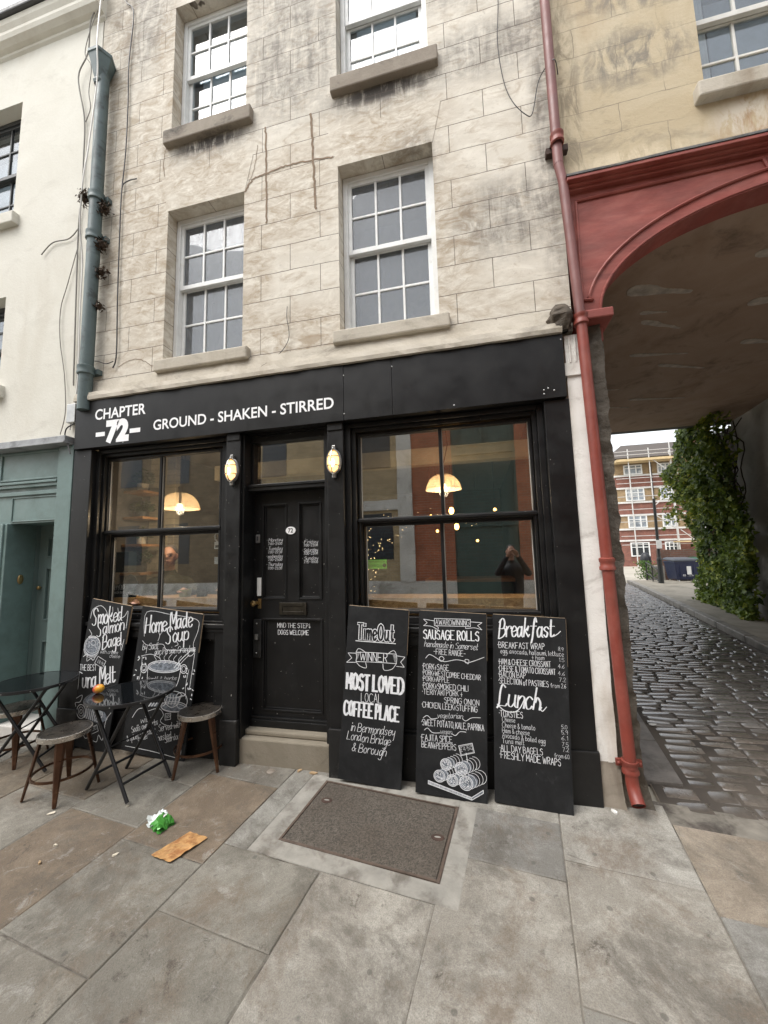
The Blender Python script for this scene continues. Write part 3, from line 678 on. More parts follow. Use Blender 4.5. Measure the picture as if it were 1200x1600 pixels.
def shopwin(x0, x1, gx0, gx1, xm, xm2):
    f = MB(); z0, z1 = 1.105, 2.755
    frame(f, x0, x1, z0, z1, -.0, .12, .045, wt=.03, wb=.02); frame(f, x0+.045, x1-.045, z0+.02, z1-.03, .035, .12, (gx0-x0-.045)*.55, (x1-.045-gx1)*.55, .03, .05)
    frame(f, gx0-.022, gx1+.022, 1.195, 2.685, .07, .125, .02, wt=.022, wb=.022)
    f.box(gx0-.02, gx1+.02, .065, .125, 1.925, 1.965); f.box(gx0-.03, gx1+.03, .055, .08, 1.935, 1.957)
    f.box(xm-.013, xm+.013, .075, .125, 1.965, 2.68); f.box(xm2-.013, xm2+.013, .135, .18, 1.2, 1.93)
    frame(f, gx0-.01, gx1+.01, 1.19, 1.93, .13, .185, .018, wt=.03, wb=.03)
    o = part('window', f, BLACK, B, .003, label='large black framed four pane shop window')
    p = MB(); p.box(gx0-.01, gx1+.01, .098, .102, 1.94, 2.68); p.box(gx0-.01, gx1+.01, .158, .162, 1.20, 1.94); part('pane', p, GLASS_SHOP, o)
    e = MB()
    e.box(gx0, gx0+.006, .09, .097, 1.965, 2.66); e.box(gx1-.005, gx1, .09, .097, 1.965, 2.66); e.box(gx0+.016, gx0+.022, .15, .156, 1.22, 1.9); e.box(gx1-.016, gx1-.010, .15, .156, 1.22, 1.9)
    e.box(xm+.013, xm+.018, .09, .097, 1.965, 2.66); e.box(xm2+.013, xm2+.019, .15, .156, 1.2, 1.9)
    part('glazing_bead', e, mat('pale_putty', (.42,.40,.36), .7), o)
shopwin(-3.605,-2.105,-3.52,-2.262,-2.915,-2.945)
shopwin(-1.015,.548,-.905,.445,-.232,-.252)
# doorway
dw = MB(); dw.box(-1.967,-1.945,-.02,.2,.19,2.76); dw.box(-1.21,-1.155,.02,.2,.19,2.76)
dw.box(-1.945,-1.21,.04,.2,2.252,2.302); dw.box(-1.945,-1.21,.03,.06,2.285,2.31); dw.box(-1.945,-1.21,.06,.2,2.70,2.76); dw.box(-1.945,-1.925,.09,.14,2.30,2.70)
part('door_case', dw, BLACK, B, .004)
tg = MB(); tg.box(-1.927,-1.21,.115,.119,2.302,2.70); part('transom_pane', tg, GLASS_SHOP, B)
D = MB(); wall(D, -1.945,-1.212,.235,2.25,.15,.19,[(-1.865,-1.62,1.292,2.142),(-1.515,-1.288,1.292,2.142),(-1.855,-1.286,.356,1.134)])
for x0, x1, z0, z1 in ((-1.865,-1.62,1.292,2.142),(-1.515,-1.288,1.292,2.142),(-1.855,-1.286,.356,1.134)):
    D.box(x0, x1, .168, .186, z0, z1); frame(D, x0, x1, z0, z1, .143, .168, .018); frame(D, x0+.018, x1-.018, z0+.018, z1-.018, .157, .168, .012)
D.box(-1.945,-1.212,.11,.15,.235,.295); D.box(-1.945,-1.212,.125,.15,.295,.315)
door = part('door', D, BLACK, B, .004, label='black four part panelled café door with painted hours')
lb = MB(); frame(lb, -1.688,-1.432,1.165,1.268,.135,.15,.03); lb.box(-1.658,-1.462,.14,.15,1.195,1.238); part('letter_plate', lb, mat('blackened_brass', (.035,.03,.022), .4, .3, 15, metal=.6), door, .003)
kb = MB(); kb.lathe([(0,0),(.018,.0),(.012,.012),(.010,.03),(.022,.042),(.026,.056),(.018,.07),(0,.074)], n=16)
kb.v = [(x-1.915, .145-z, y+1.265) for x, y, z in kb.v]; part('knob', kb, BRASS, door)
kp = MB(); kp.box(-1.90,-1.868,.143,.15,1.215,1.30); part('back_plate', kp, BRASS, door, .002)
lk = MB(); lk.box(-1.93,-1.852,.12,.15,.80,1.125); part('lock_plate', lk, mat('scratched_black_steel', (.03,.03,.03), .4, .3, 20, (.15,.14,.13), 14, .62,.72, metal=.5), door, .004)
lc = MB(); lc.box(-1.905,-1.878,.108,.12,.955,1.0); lc.ball((-1.893,.118,1.09),.007); lc.ball((-1.893,.118,.84),.006); part('lock_cylinder', lc, CHROME, door)
wp = MB(); wp.box(-1.908,-1.868,.141,.15,1.325,1.485); part('push_plate', wp, PLASTW, door, .002)
kp = MB(); kp.box(-1.925,-1.885,.138,.15,1.795,1.87); part('keypad', kp, CHROME, door, .004)
kp = MB(); kp.box(-1.914,-1.896,.134,.139,1.815,1.855); part('keypad_button', kp, mat('dark_button',(.08,.08,.085),.4), door)
ov = MB(); ov.prism(ell(-1.583,1.896,.047,.034,28), .142,.15); pn = part('number_plate', ov, LETTER, door)
textmesh('number', '72', -1.607, 1.876, .048, .040, .1412, mat('black_vinyl',(.01,.01,.01),.4,bump=0), pn, bold=.02)
ht = MB()
for t, zz in (('• Monday',1.804),(' 7:00-21:00',1.774),('• Tuesday',1.728),(' 7:00-22:30',1.699),('• wednesday',1.658),(' 7:00-23:00',1.631),('• Thursday',1.587),(' 7:00-23:30',1.556)):
    u0 = -1.832 if t[0] == '•' else -1.815; lettering(ht, t.strip(), 'S' if t[0] == '•' else 'C', u0, zz, u0+(.155 if t[0] == '•' else .135), zz, .030 if t[0] == '•' else .022, .1672, wmul=1.45)
for t, zz in (('• Friday',1.777),(' 7:00-23:00',1.751),('• Saturday',1.705),(' 7:00-23:00',1.680),('• Sunday',1.633),(' 7:15-18:00',1.605)):
    u0 = -1.484 if t[0] == '•' else -1.468; lettering(ht, t.strip(), 'S' if t[0] == '•' else 'C', u0, zz, u0+(.145 if t[0] == '•' else .130), zz, .030 if t[0] == '•' else .022, .1672, wmul=1.45)
lettering(ht, 'MIND THE STEP↓', 'C', -1.721, 1.051, -1.410, 1.051, .038, .1672, wmul=1.5); lettering(ht, 'DOGS WELCOME', 'C', -1.714, .992, -1.426, .992, .038, .1672, wmul=1.5)
part('chalk_lettering', ht, CHALK, door)
st = MB(); st.box(-1.99,-1.165,-.012,.25,-.1,.195); st.box(-1.985,-1.17,.045,.25,.195,.237); part('step', st, m_stucco('worn_step_stone',(.19,.165,.125),(.27,.24,.19),(.07,.058,.045),(.14,.105,.07),amt=.9), B, .012)
bl = MB(); bl.box(-1.99,-1.972,-.03,-.018,1.19,1.275); part('bell_push', bl, CHROME, B, .004)
# white pilaster and battered pier at the passage corner
mb = MB(); nz = 60
def rough_col(mb, x0, x1, y0, y1, z0, z1, amp, f, nx=5, ny=4, nz=60, flare=0., seed=0., lane=0.):
    xs_ = [x0+(x1-x0)*i/nx for i in range(nx+1)]; ys_ = [y0+(y1-y0)*i/ny for i in range(ny+1)]
    ring = [(x, y0) for x in xs_]+[(x1, y) for y in ys_[1:]]
    vs = []; m_ = len(ring)
    for k in range(nz+1):
        z = z0+(z1-z0)*k/nz; fl = flare*math.exp(-max(z,0)/.12)
        for x, y in ring:
            n_ = noise.noise(Vector((x*f+seed, y*f, z*f*.8)))*amp+noise.noise(Vector((x*f*3, y*f*3+seed, z*f*3)))*amp*.4
            xx = x+lane*(y-y0)
            if abs(x-x1) < 1e-6: xx += n_+fl
            vs.append((xx, y+(n_-fl*.6 if y == y0 else 0), z))
    mb.add(vs, [(k*m_+i, k*m_+i+1, (k+1)*m_+i+1, (k+1)*m_+i) for k in range(nz) for i in range(m_-1)], True)
rough_col(mb, .722, .842, -.045, .05, .27, 3.245, .006, 6, 4, 2, 90)
mb.box(.70, .858, -.058, .04, 2.93, 3.0); mb.box(.712, .85, -.052, .04, 3.0, 3.03)
for x in (.752,.79,.825): mb.tube([(x,-.05,3.03),(x,-.05,3.22)], .008, 6)
part('white_pilaster', mb, PILWHITE, B, label='peeling white painted pilaster beside red pipe', sharp=60)
mb = MB(); rough_col(mb, .722, .85, -.05, .05, -.06, .275, .014, 9, 5, 2, 16, .02, 3.); part('pilaster_base', mb, DIRTY, B, sharp=60)
mb = MB(); rough_col(mb, .82, .992, -.005, 6.4, -.1, 3.32, .032, 9, 10, 40, 200, .05, 8., .12); part('pier', mb, RUBBLE, B, sharp=60)
mb = MB(); n_ = 14; vs = []
for i in range(n_+1):
    t = i/n_
    for k in range(14):
        a = 2*math.pi*k/14; rr = (.045+.035*math.sin(t*math.pi))*(1+.35*noise.noise(Vector((math.cos(a)*2, math.sin(a)*2, t*5)))); vs.append((.705+rr*math.cos(a)*1.1, -.055+rr*math.sin(a), 3.27+.20*t))
mb.add(vs, [(i*14+k, i*14+(k+1) % 14, (i+1)*14+(k+1) % 14, (i+1)*14+k) for i in range(n_) for k in range(14)]+[tuple(range(n_*14, n_*14+14))], False); part('corbel', mb, mat('crumbling_brown_stone',(.075,.06,.045),.95,.35,14,(.14,.12,.10),9,bump=.6), B)
# cracks and smeared repairs on the wall
mb = MB(); cr = random.Random(4)
for pts, wd in (([(-1.779,5.826),(-1.772,5.55),(-1.768,5.2),(-1.758,4.797)],.018),([(-1.307,5.821),(-1.29,5.5),(-1.275,5.1),(-1.261,4.823)],.022),([(-1.99,5.19),(-1.93,5.27),(-1.877,5.307),(-1.7,5.325),(-1.549,5.345),(-1.3,5.33),(-1.092,5.303)],.016),
    ([(-2.87,6.05),(-2.93,5.92),(-2.95,5.75),(-2.93,5.6)],.006),([(-3.4,3.6),(-3.2,3.66),(-3.05,3.60),(-2.85,3.46)],.005),([(-1.86,5.65),(-1.90,5.40),(-1.98,5.22)],.005)):
    P = [(p.x+cr.uniform(-.006,.006), p.y+cr.uniform(-.006,.006)) for p in smooth(pts, 8)]; mb.ribbon(P, wd, -.0025-.0003*len(mb.f)/100)
part('crack_repair', mb, mat('brown_filler', (.215,.155,.105), .9, .25, 20), B)
# cafe room
fl = MB(); fl.box(-3.80,.60,.19,6.4,.10,.25); part('interior_floor', fl, mat('dark_floorboards',(.12,.07,.04),.5,.2,6,stretch=(1,8,1)), B)
cl_ = MB(); cl_.box(-3.80,.60,.13,6.4,3.02,3.25); part('interior_ceiling', cl_, mat('cafe_ceiling',(.30,.28,.25),.9), B)
bk = MB(); bk.box(-3.80,.59,5.6,5.7,.25,3.02); part('back_wall', bk, m_brick('dim_cafe_brick',(.10,.05,.035),(.07,.035,.025),(.08,.07,.06)), B)
cp = MB(); cp.box(-3.80,-3.44,.86,.94,.25,3.02); part('shelf_wall', cp, m_brick('cream_painted_brick',(.40,.36,.27),(.36,.32,.235),(.30,.27,.20)), B)
bm = MB(); bm.box(-3.0,.60,.98,1.12,2.60,2.77); part('ceiling_beam', bm, mat('cream_beam',(.52,.47,.36),.8), B)
bo = MB(); bo.box(-3.53,-2.255,.205,.225,1.10,1.30); bo.box(-.92,.46,.205,.225,1.10,1.30); bo.box(-3.60,-2.2,.225,.58,1.265,1.295); bo.box(-1.0,.55,.225,.58,1.265,1.295); [part('window_counter', MB().box(*q_), OSB, B) for q_ in ((-3.53,-2.255,.205,.225,1.10,1.30),(-.92,.46,.205,.225,1.10,1.30),(-3.60,-2.2,.2255,.58,1.265,1.295),(-1.0,.55,.2255,.58,1.265,1.295))]
mc = MB(); mc.box(-3.28,-2.55,1.9,1.95,.25,3.02); part('partition', mc, mat('dark_brown_partition',(.035,.024,.018),.6,.2,4), B)
menu = MB(); rr = random.Random(3)
for i in range(13):
    zz = 2.35-.075*i; line(menu, [(-3.1,zz),(-3.1+rr.uniform(.25,.45),zz+.004)], .012, 1.897)
part('wall_menu', menu, mat('faded_chalk',(.16,.15,.14),.9), B)

# ------------------------------------------------------------------ fascia sign
SG = thing('fascia_sign', 'long black shop sign reading CHAPTER 72 over the café windows', 'sign', (-1.55,-.08,2.765))
mb = MB(); mb.box(-3.79,-.995,-.085,.0,2.765,3.242); mb.box(-.992,-.585,-.085,.0,2.765,3.242); mb.box(-.5825,.703,-.085,.0,2.765,3.242); part('panel', mb, SIGNBLK, SG, .002)
k_ = .915/.93
textmesh('lettering', 'CHAPTER', -3.548, 3.036, .592, .108, -.0862, LETTER, SG, bold=.018)
textmesh('lettering', '72', -3.408, 2.785, .272, .236, -.0862, LETTER, SG, bold=.07)
mb = MB(); mb.box(-3.527,-3.418,-.0868,-.0862,2.867,2.909); mb.box(-3.128,-3.008,-.0868,-.0862,2.867,2.909); part('dash', mb, LETTER, SG)
textmesh('lettering', 'GROUND - SHAKEN - STIRRED', -2.862, 2.866, 1.782, .100, -.0862, LETTER, SG, bold=.016, roll=.006)
mb = MB()
for x, z in ((-.99,2.82),(-.99,3.15),(-.58,3.17),(-.1,2.79),(.55,2.83),(.58,2.84),(.62,2.82),(.55,2.80),(-3.2,2.785),(.69,3.2)): mb.ball((x,-.086,z), .006, .003, .006, 8, 5)
part('screw', mb, CHROME, SG)

# ------------------------------------------------------------------ bulkhead lamps
AMBER = NT('amber_lamp_glass'); AMBER.col((.9,.55,.2)); AMBER.b.inputs['Emission Color'].default_value = (1,.52,.16,1); AMBER.b.inputs['Emission Strength'].default_value = 1.6
HOT = emit('lamp_hot_core', (1,.78,.42), 9.0)
def lamp(x, z, label):
    t = thing('bulkhead_lamp', label, 'wall lamp', (x,-.05,z), 'bulkhead lamps beside the café door')
    m_ = MB(); m_.prism(ell(0,0,.062,.105,28), -.02, 0); m_.prism(ell(0,0,.054,.096,28), -.032, -.02); m_.box(-.014,.014,-.03,0,.09,.135); m_.box(-.014,.014,-.03,0,-.135,-.09); part('base', m_, CHROME, t, .003, local=True)
    g_ = MB(); g_.ball((0,-.03,0), .046, .055, .086, 18, 12); part('globe', g_, AMBER.m, t, local=True)
    h_ = MB(); h_.ball((.008,-.083,-.022), .019, .007, .032, 12, 8); part('bulb', h_, HOT, t, local=True)
    c_ = MB()
    for a in (0,): c_.tube([(0,-.033-.06*math.sin(R(q)), -.1*math.cos(R(q))) for q in range(0,181,15)], .0055, 6)
    for zz, rx, ry in ((.038,.048,.053),(-.038,.048,.053)): c_.tube([(rx*math.cos(R(q)), -.03-ry*math.sin(R(q)), zz) for q in range(0,181,15)], .005, 6)
    c_.tube([(p[0], -.034, p[1]) for p in ell(0,0,.055,.098,24)]+[(.055,-.034,0)], .007, 6); c_.ball((0,-.04,.105),.011); c_.ball((0,-.04,-.105),.011)
    part('cage', c_, CHROME, t, local=True)
lamp(-2.035, 2.43, 'oval caged bulkhead lamp glowing amber on the black post left of the door')
lamp(-1.09, 2.43, 'oval caged bulkhead lamp glowing amber on the black post right of the door')

# ------------------------------------------------------------------ left neighbour
L = thing('cream_building', 'cream rendered house with teal ground floor beside the café', 'building', (-6,0,0))
mb = MB(); wall(mb, -9.5, -3.855, 2.85, 7.95, .0, .3, [(-6.1,-5.01,5.66,7.17),(-6.1,-5.005,3.6,4.66)]); part('wall', mb, CREAM, L)
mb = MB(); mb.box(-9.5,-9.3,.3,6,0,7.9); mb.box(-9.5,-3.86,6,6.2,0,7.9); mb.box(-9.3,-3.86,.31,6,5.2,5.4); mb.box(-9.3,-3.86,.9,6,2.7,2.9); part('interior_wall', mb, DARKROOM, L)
for z0, z1 in ((5.66,7.17),(3.6,4.66)):
    w_ = sash(L, -6.096,-5.014, z0, z1-.004, .13, (z0+z1)/2, DARKFR, GLASS_UP2, 3, 2)
    s_ = MB(); s_.box(-6.2,-4.91,-.07,.14,z0-.14,z0-.003); part('sill', s_, CREAM, w_, .01)
    b_ = MB(); b_.box(-6.0,-5.1,.34,.35,z0,z1-.25); part('blind', b_, mat('pale_blind',(.5,.52,.54),.9), w_)
prof = [(.0,7.84),(-.025,7.86),(-.03,7.885),(-.07,7.90),(-.115,7.935),(-.13,7.98),(-.125,8.03),(-.15,8.08),(-.16,8.14),(-.10,8.15),(.3,8.15)]
mb = MB(); mb.add([(x,y,z) for x in (-9.5,-3.82) for y,z in prof], [(i,i+11,i+12,i+1) for i in range(10)]+[tuple(range(11,22))]); part('cornice', mb, CREAM, L)
mb = MB(); mb.box(-9.5,-3.80,-.20,-.02,8.152,8.225); part('gutter', mb, mat('dark_gutter',(.06,.06,.062),.5), L, .015)
mb = MB(); mb.box(-9.5,-3.8,-.02,6.2,8.152,8.20); part('roof', mb, mat('slate_roof',(.08,.08,.085),.7), L)
mb = MB(); mb.box(-9.5,-3.865,-.13,.0,2.835,2.855); mb.box(-9.5,-3.865,-.12,.0,2.855,2.91); part('lead_flashing', mb, LEAD, L, .004)
mb = MB(); wall(mb, -9.5,-4.04,2.075,2.835,.0,.25,[]); mb.box(-9.5,-4.04,-.03,.0,2.44,2.475); mb.box(-9.5,-4.04,-.045,.0,2.475,2.50); mb.box(-9.5,-4.04,-.02,.0,2.36,2.40)
frame(mb,-4.86,-4.06,2.52,2.82,-.012,0,.02); frame(mb,-4.66,-4.06,2.09,2.345,-.01,0,.012)
part('shopfront_fascia', mb, TEAL, L, .005)
mb = MB(); mb.box(-4.036,-3.846,-.04,.25,-.1,2.83); mb.box(-4.90,-4.665,-.03,.25,-.1,2.075); mb.box(-4.72,-4.70,-.045,0,-.1,2.075); mb.box(-9.5,-4.90,.0,.25,-.1,2.075)
part('pilaster', mb, TEAL, L, .006)
mb = MB(); mb.box(-4.70,-4.66,.25,.62,-.1,2.08); mb.box(-4.66,-4.0,.25,.62,2.075,2.10); mb.box(-4.04,-3.86,.25,.62,-.1,2.08); part('reveal', mb, TEALDK, L)
mb = MB(); wall(mb,-4.66,-4.04,.1,2.075,.29,.33,[(-4.56,-4.15,.35,.85),(-4.56,-4.15,1.05,1.62),(-4.56,-4.15,1.72,1.95)])
for z0, z1 in ((.35,.85),(1.05,1.62),(1.72,1.95)): mb.box(-4.56,-4.15,.31,.325,z0,z1); frame(mb,-4.56,-4.15,z0,z1,.283,.31,.022)
ld = part('door', mb, TEALDK, L, .004)
mb = MB(); mb.box(-4.30,-4.18,.28,.29,.90,.98); part('letter_plate', mb, BRASS, ld)
mb = MB(); mb.ball((-4.61,.27,1.40),.022); part('knob', mb, BRASS, ld)
mb = MB(); mb.ball((-4.655,.12,1.5),.01,.03,.05); part('bell_push', mb, BRASS, L)
mb = MB(); mb.box(-4.66,-4.04,-.0,.6,-.1,.10); part('step', mb, mat('pale_painted_step',(.5,.48,.45),.7), L, .01)

# ------------------------------------------------------------------ right neighbour with the red arch
A = thing('archway_building', 'ochre rendered building bridging the cobbled lane on a red timber arch', 'building', (2.6,0,0))
mb = MB(); wall(mb, .801, 7.5, 4.40, 11, .02, .35, [(1.84,2.8,5.06,6.6)]); part('wall', mb, YELLOW, A)
w_ = sash(A, 1.844,2.796,5.06,6.596,.14,5.80,mat('grey_white_paint',(.62,.61,.57),.5),GLASS_UP2,3,2)
mb = MB(); mb.box(1.76,2.88,-.055,.16,4.93,5.055); part('sill', mb, SILL, w_, .012)
mb = MB(); mb.box(1.87,2.1,.36,.37,5.1,6.5); part('curtain', mb, CURT, w_); mb = MB(); mb.box(2.15,2.75,.42,.43,5.0,6.3); part('blind', mb, mat('grey_blind2',(.30,.32,.35),.9), w_)
arch = [(2.6-1.6*math.cos(math.pi*i/48), 3.40+.785*math.sin(math.pi*i/48)) for i in range(49)]
def archface(mb, y0, y1, ztop, path):
    for i in range(len(path)-1):
        (xa, za), (xb, zb) = path[i], path[i+1]
        mb.add([(xa,y0,za),(xb,y0,zb),(xb,y0,ztop),(xa,y0,ztop)], [(0,1,2,3)]); mb.add([(xa,y1,za),(xb,y1,zb),(xb,y1,ztop),(xa,y1,ztop)], [(3,2,1,0)])
        mb.add([(xa,y0,za),(xa,y1,za),(xb,y1,zb),(xb,y0,zb)], [(0,1,2,3)], True)
mb = MB(); archface(mb, -.03, .17, 4.44, arch)
mb.box(.845,1.0,-.03,.17,3.385,4.44); mb.box(4.2,4.36,-.03,.17,3.385,4.44)
part('arch_panel', mb, REDP, A, sharp=30)
mb = MB()
for zz, d in ((4.30,0),(4.02,0),(3.78,0),(3.60,0)):
    pass
off = [(2.6-1.70*math.cos(R(t)), 3.40+.895*math.sin(R(t))) for t in range(8,173,4)]
bead = [(.945,3.50)]+off+[(4.255,3.50)]
mb.tube([(x,-.036,z) for x, z in bead], .011, 6); mb.tube([(.875,-.036,3.508),(.945,-.036,3.50)], .011, 6)
mb.tube([(.885,-.036,4.315),(.875,-.036,3.508)], .010, 6); mb.tube([(.885,-.036,4.315),(2.09,-.036,4.345)], .012, 6); mb.tube([(2.09,-.036,4.345),(2.12,-.036,4.235)], .010, 6)
mb.tube([(3.1,-.036,4.345),(4.32,-.036,4.315)], .012, 6)
mb.tube([(2.6-1.612*math.cos(R(t)),-.032,3.40+.80*math.sin(R(t))) for t in range(0,181,4)], .008, 6)
part('bead_moulding', mb, REDP, A)
mb = MB()
for z0, z1, d in ((4.385,4.405,.035),(4.405,4.425,.06),(4.425,4.452,.095)):
    mb.box(.815,7.5,-.03-d,.02,z0,z1)
part('cornice', mb, REDP, A, .004)
mb = MB(); vs = []; N = 80
for i in range(N+1):
    x = .81+i*.085; n_ = noise.noise(Vector((x*3,1,2)))*.012
    vs += [(x,-.13,4.453+n_*.2),(x,-.135,4.465+n_*.4),(x,-.01,4.485+n_),(x,.021,4.50+n_)]
mb.add(vs, [(4*i+j,4*i+4+j,4*i+5+j,4*i+1+j) for i in range(N) for j in range(3)]); part('flashing', mb, LEAD, A)
mb = MB(); mb.box(.835,1.048,-.11,.2,3.315,3.385); mb.box(4.15,4.40,-.11,.2,3.315,3.385); mb.box(.93,1.01,.02,.17,3.20,3.315); part('impost', mb, REDP, A, .010)
mb = MB(); mb.box(.80,7.0,.17,.345,4.30,4.6)
mb.hull([(.80,.17),(5.2,.17),(6.2,6.6),(1.70,6.6)], 4.31, 4.6); part('passage_ceiling', mb, CEILP, A)
mb = MB()
for x, y, a, l, w2 in ((2.0,1.3,.3,.35,.10),(2.9,1.0,.2,.28,.06),(2.3,2.0,.5,.30,.05),(2.6,2.8,.2,.4,.05),(3.3,1.8,.1,.25,.08),(3.1,3.3,.4,.4,.05),(2.2,3.9,.2,.3,.05),(3.8,2.8,.3,.3,.07),(1.7,2.6,1.2,.4,.02),(2.5,4.8,.3,.5,.05),(3.3,4.6,.2,.5,.05),(2.1,1.7,.2,.15,.04)):
    P = [(x+l*math.cos(a)*math.cos(R(t))-w2*math.sin(a)*math.sin(R(t))*(1+.7*math.sin(t*7)), y+l*math.sin(a)*math.cos(R(t))+w2*math.cos(a)*math.sin(R(t))*(1+.7*math.sin(t*5))) for t in range(360,0,-15)]
    mb.hull(P[::-1], 4.303, 4.312)
part('flaking_paint', mb, mat('flaked_plaster',(.46,.40,.34),.9,.3,10), A)
mb = MB()
def rough_wall(mb, ya, yb, zt, s, ny, nz, amp, th=.4):
    vs = []
    for i in range(ny+1):
        y = ya+(yb-ya)*i/ny
        for k in range(nz+1):
            z = -.1+(zt+.1)*k/nz; n_ = noise.noise(Vector((y*2, z*2, 3)))*amp; vs.append((s+.12*y+n_, y, z))
    mb.add(vs, [(i*(nz+1)+k, i*(nz+1)+k+1, (i+1)*(nz+1)+k+1, (i+1)*(nz+1)+k) for i in range(ny) for k in range(nz)], True)
rough_wall(mb, .17, 6.6, 4.32, 4.72, 60, 40, .03); mb.hull([(4.4,.02),(7.5,.02),(7.5,.17),(4.4,.17)], -.1, 4.42); mb.hull([(5.72,6.59),(7.5,6.59),(7.5,6.62),(5.73,6.62)], -.1, 11)
part('passage_wall', mb, m_stucco('passage_grey_render',(.46,.44,.41),(.56,.54,.51),(.20,.18,.16),(.32,.26,.20),amt=.5), A, sharp=60)
mb = MB(); mb.box(.80,7.5,6.6,6.8,4.31,11); mb.box(7.3,7.5,.35,6.6,0,11); mb.box(.80,7.3,.35,6.6,10.8,11); part('rear_wall', mb, DARKROOM, A)

# ------------------------------------------------------------------ pipes, cables and weeds on the facades
P = thing('drainpipe', 'teal painted drainpipe with hopper head between cream and stone walls', 'drainpipe', (-3.70,-.09,3.1))
mb = MB(); mb.tube([(-3.70,-.09,6.93),(-3.69,-.09,5.2),(-3.685,-.09,3.15)], .060, 16); part('pipe', mb, PIPETEAL, P)
mb = MB(); mb.lathe([(.062,-.06),(.072,-.03),(.062,.0),(.066,.02),(.122,.24),(.132,.25),(.132,.29),(.11,.29)], (-3.715,-.10,6.86), 6, False); part('hopper', mb, PIPETEAL, P, .006)
mb = MB()
for z in (5.47,5.02,3.56): mb.lathe([(.061,-.05),(.075,-.04),(.075,-.02),(.069,0),(.075,.02),(.075,.04),(.061,.05)], (-3.69,-.09,z), 16); mb.box(-3.80,-3.59,-.05,-.0,z-.025,z+.025)
part('collar', mb, PIPETEAL, P)
P = thing('drainpipe', 'red painted rainwater pipe with open shoe beside the arch', 'drainpipe', (.88,-.08,.0))
mb = MB(); mb.tube([(.775,-.07,11),(.775,-.07,4.86),(.776,-.07,4.62)], .037, 14); mb.tube([(.776,-.072,4.62),(.795,-.08,4.47),(.835,-.085,3.33)], .034, 14); part('pipe', mb, mat('faded_red_pipe',(.17,.062,.055),.5,.15,6), P, label='faded pinkish upper pipe')
mb = MB(); mb.tube([(.835,-.085,3.33),(.877,-.09,1.06),(.897,-.095,.27)], .037, 16); part('pipe', mb, REDPIPE, P)
mb = MB()
for x, z in ((.777,4.83),(.836,3.33),(.868,1.56),(.897,.275)):
    mb.lathe([(.038,-.045),(.050,-.038),(.050,-.02),(.044,-.01),(.044,.01),(.050,.02),(.050,.038),(.038,.045)], (x,-.085,z), 16)
for x, z in ((.897,.29),): mb.box(x-.075,x+.075,-.075,-.055,z-.02,z+.02); mb.ball((x-.062,-.078,z),.009); mb.ball((x+.062,-.078,z),.009)
part('collar', mb, REDPIPE, P)
mb = MB(); sp = smooth([(.897,-.095,.26),(.898,-.098,.18),(.90,-.125,.125),(.902,-.165,.085)], 5); mb.tube(sp, [.037+.004*i/len(sp) for i in range(len(sp))], 16, caps=False); part('shoe', mb, REDPIPE, P)
mb = MB(); mb.tube([(.90,-.12,.13),(.902,-.160,.089)], .031, 14); part('shoe_opening', mb, mat('pipe_inside',(.03,.012,.01),.9), P)
mb = MB(); mb.box(.70,.86,-.05,.0,4.76,4.81); mb.tube([(.73,-.04,4.80),(.74,-.10,4.815),(.81,-.10,4.815),(.82,-.04,4.80)], .008, 6); part('bracket', mb, RUST, P)
def cable(pts, r, m, label, n=7): single('cable', MB().tube(smooth(pts, n), r*.75, 6), m, label, 'cable', pts[0])
cable([(-3.537,-.015,8.3),(-3.537,-.015,7.97),(-3.416,-.02,7.752),(-3.445,-.02,7.103),(-3.427,-.02,6.595),(-3.425,-.02,6.011),(-3.449,-.02,5.544),(-3.448,-.02,5.172),(-3.43,-.02,4.361),(-3.407,-.02,3.736),(-3.442,-.02,3.59)], .0085, CABLEB, 'black cable running down the stone wall right of the teal drainpipe')
cable([(-3.449,-.02,5.53),(-3.43,-.025,5.62),(-3.35,-.02,5.655),(-3.27,-.012,5.66)], .0075, CABLEB, 'short black cable end branching off beside a stone joint')
cable([(-3.44,-.02,3.66),(-3.52,-.03,3.64),(-3.62,-.03,3.68),(-3.70,-.02,3.70)], .006, CABLEB, 'thin black cable looping from the wall to the drainpipe above the sign')
cable([(.426,-.015,6.8),(.426,-.015,6.349),(.398,-.02,5.936),(.425,-.025,5.555),(.48,-.03,5.335),(.57,-.03,5.186),(.627,-.025,5.178),(.684,-.03,5.426),(.739,-.05,5.517),(.80,-.11,5.50),(.83,-.06,5.42)], .005, CABLEB, 'loose thin black wire hanging in a loop left of the red pipe')
cable([(-3.733,-.12,8.3),(-3.733,-.14,7.92),(-3.62,-.24,7.154),(-3.64,-.2,6.74),(-3.723,-.18,6.007),(-3.769,-.18,5.603),(-3.877,-.1,5.202),(-3.905,-.03,4.843),(-3.905,-.02,4.272),(-3.88,-.02,3.444),(-3.94,-.02,3.0)], .009, CABLEW, 'white cable crossing in front of the hopper and down the cream wall')
cable([(-3.82,-.05,8.037),(-3.96,-.06,7.82),(-3.99,-.05,7.406),(-4.12,-.04,7.142),(-4.02,-.02,6.61),(-3.995,-.02,6.144),(-3.984,-.02,5.653),(-4.0,-.02,5.28),(-3.97,-.02,4.4),(-3.93,-.02,3.47)], .010, CABLEG, 'grey cable clipped down the cream wall beside the teal drainpipe')
cable([(-3.84,-.05,8.0),(-3.93,-.07,7.72),(-4.02,-.06,7.4),(-3.93,-.05,7.2),(-3.955,-.04,6.9),(-3.93,-.03,6.7),(-4.0,-.02,6.55)], .006, CABLEG, 'slack grey wire looping behind the hopper head')
cable([(-3.99,-.02,5.26),(-4.12,-.02,5.16),(-4.35,-.02,5.16),(-4.5,-.02,5.05)], .008, CABLEG, 'frayed grey cable end sticking out on the cream wall')
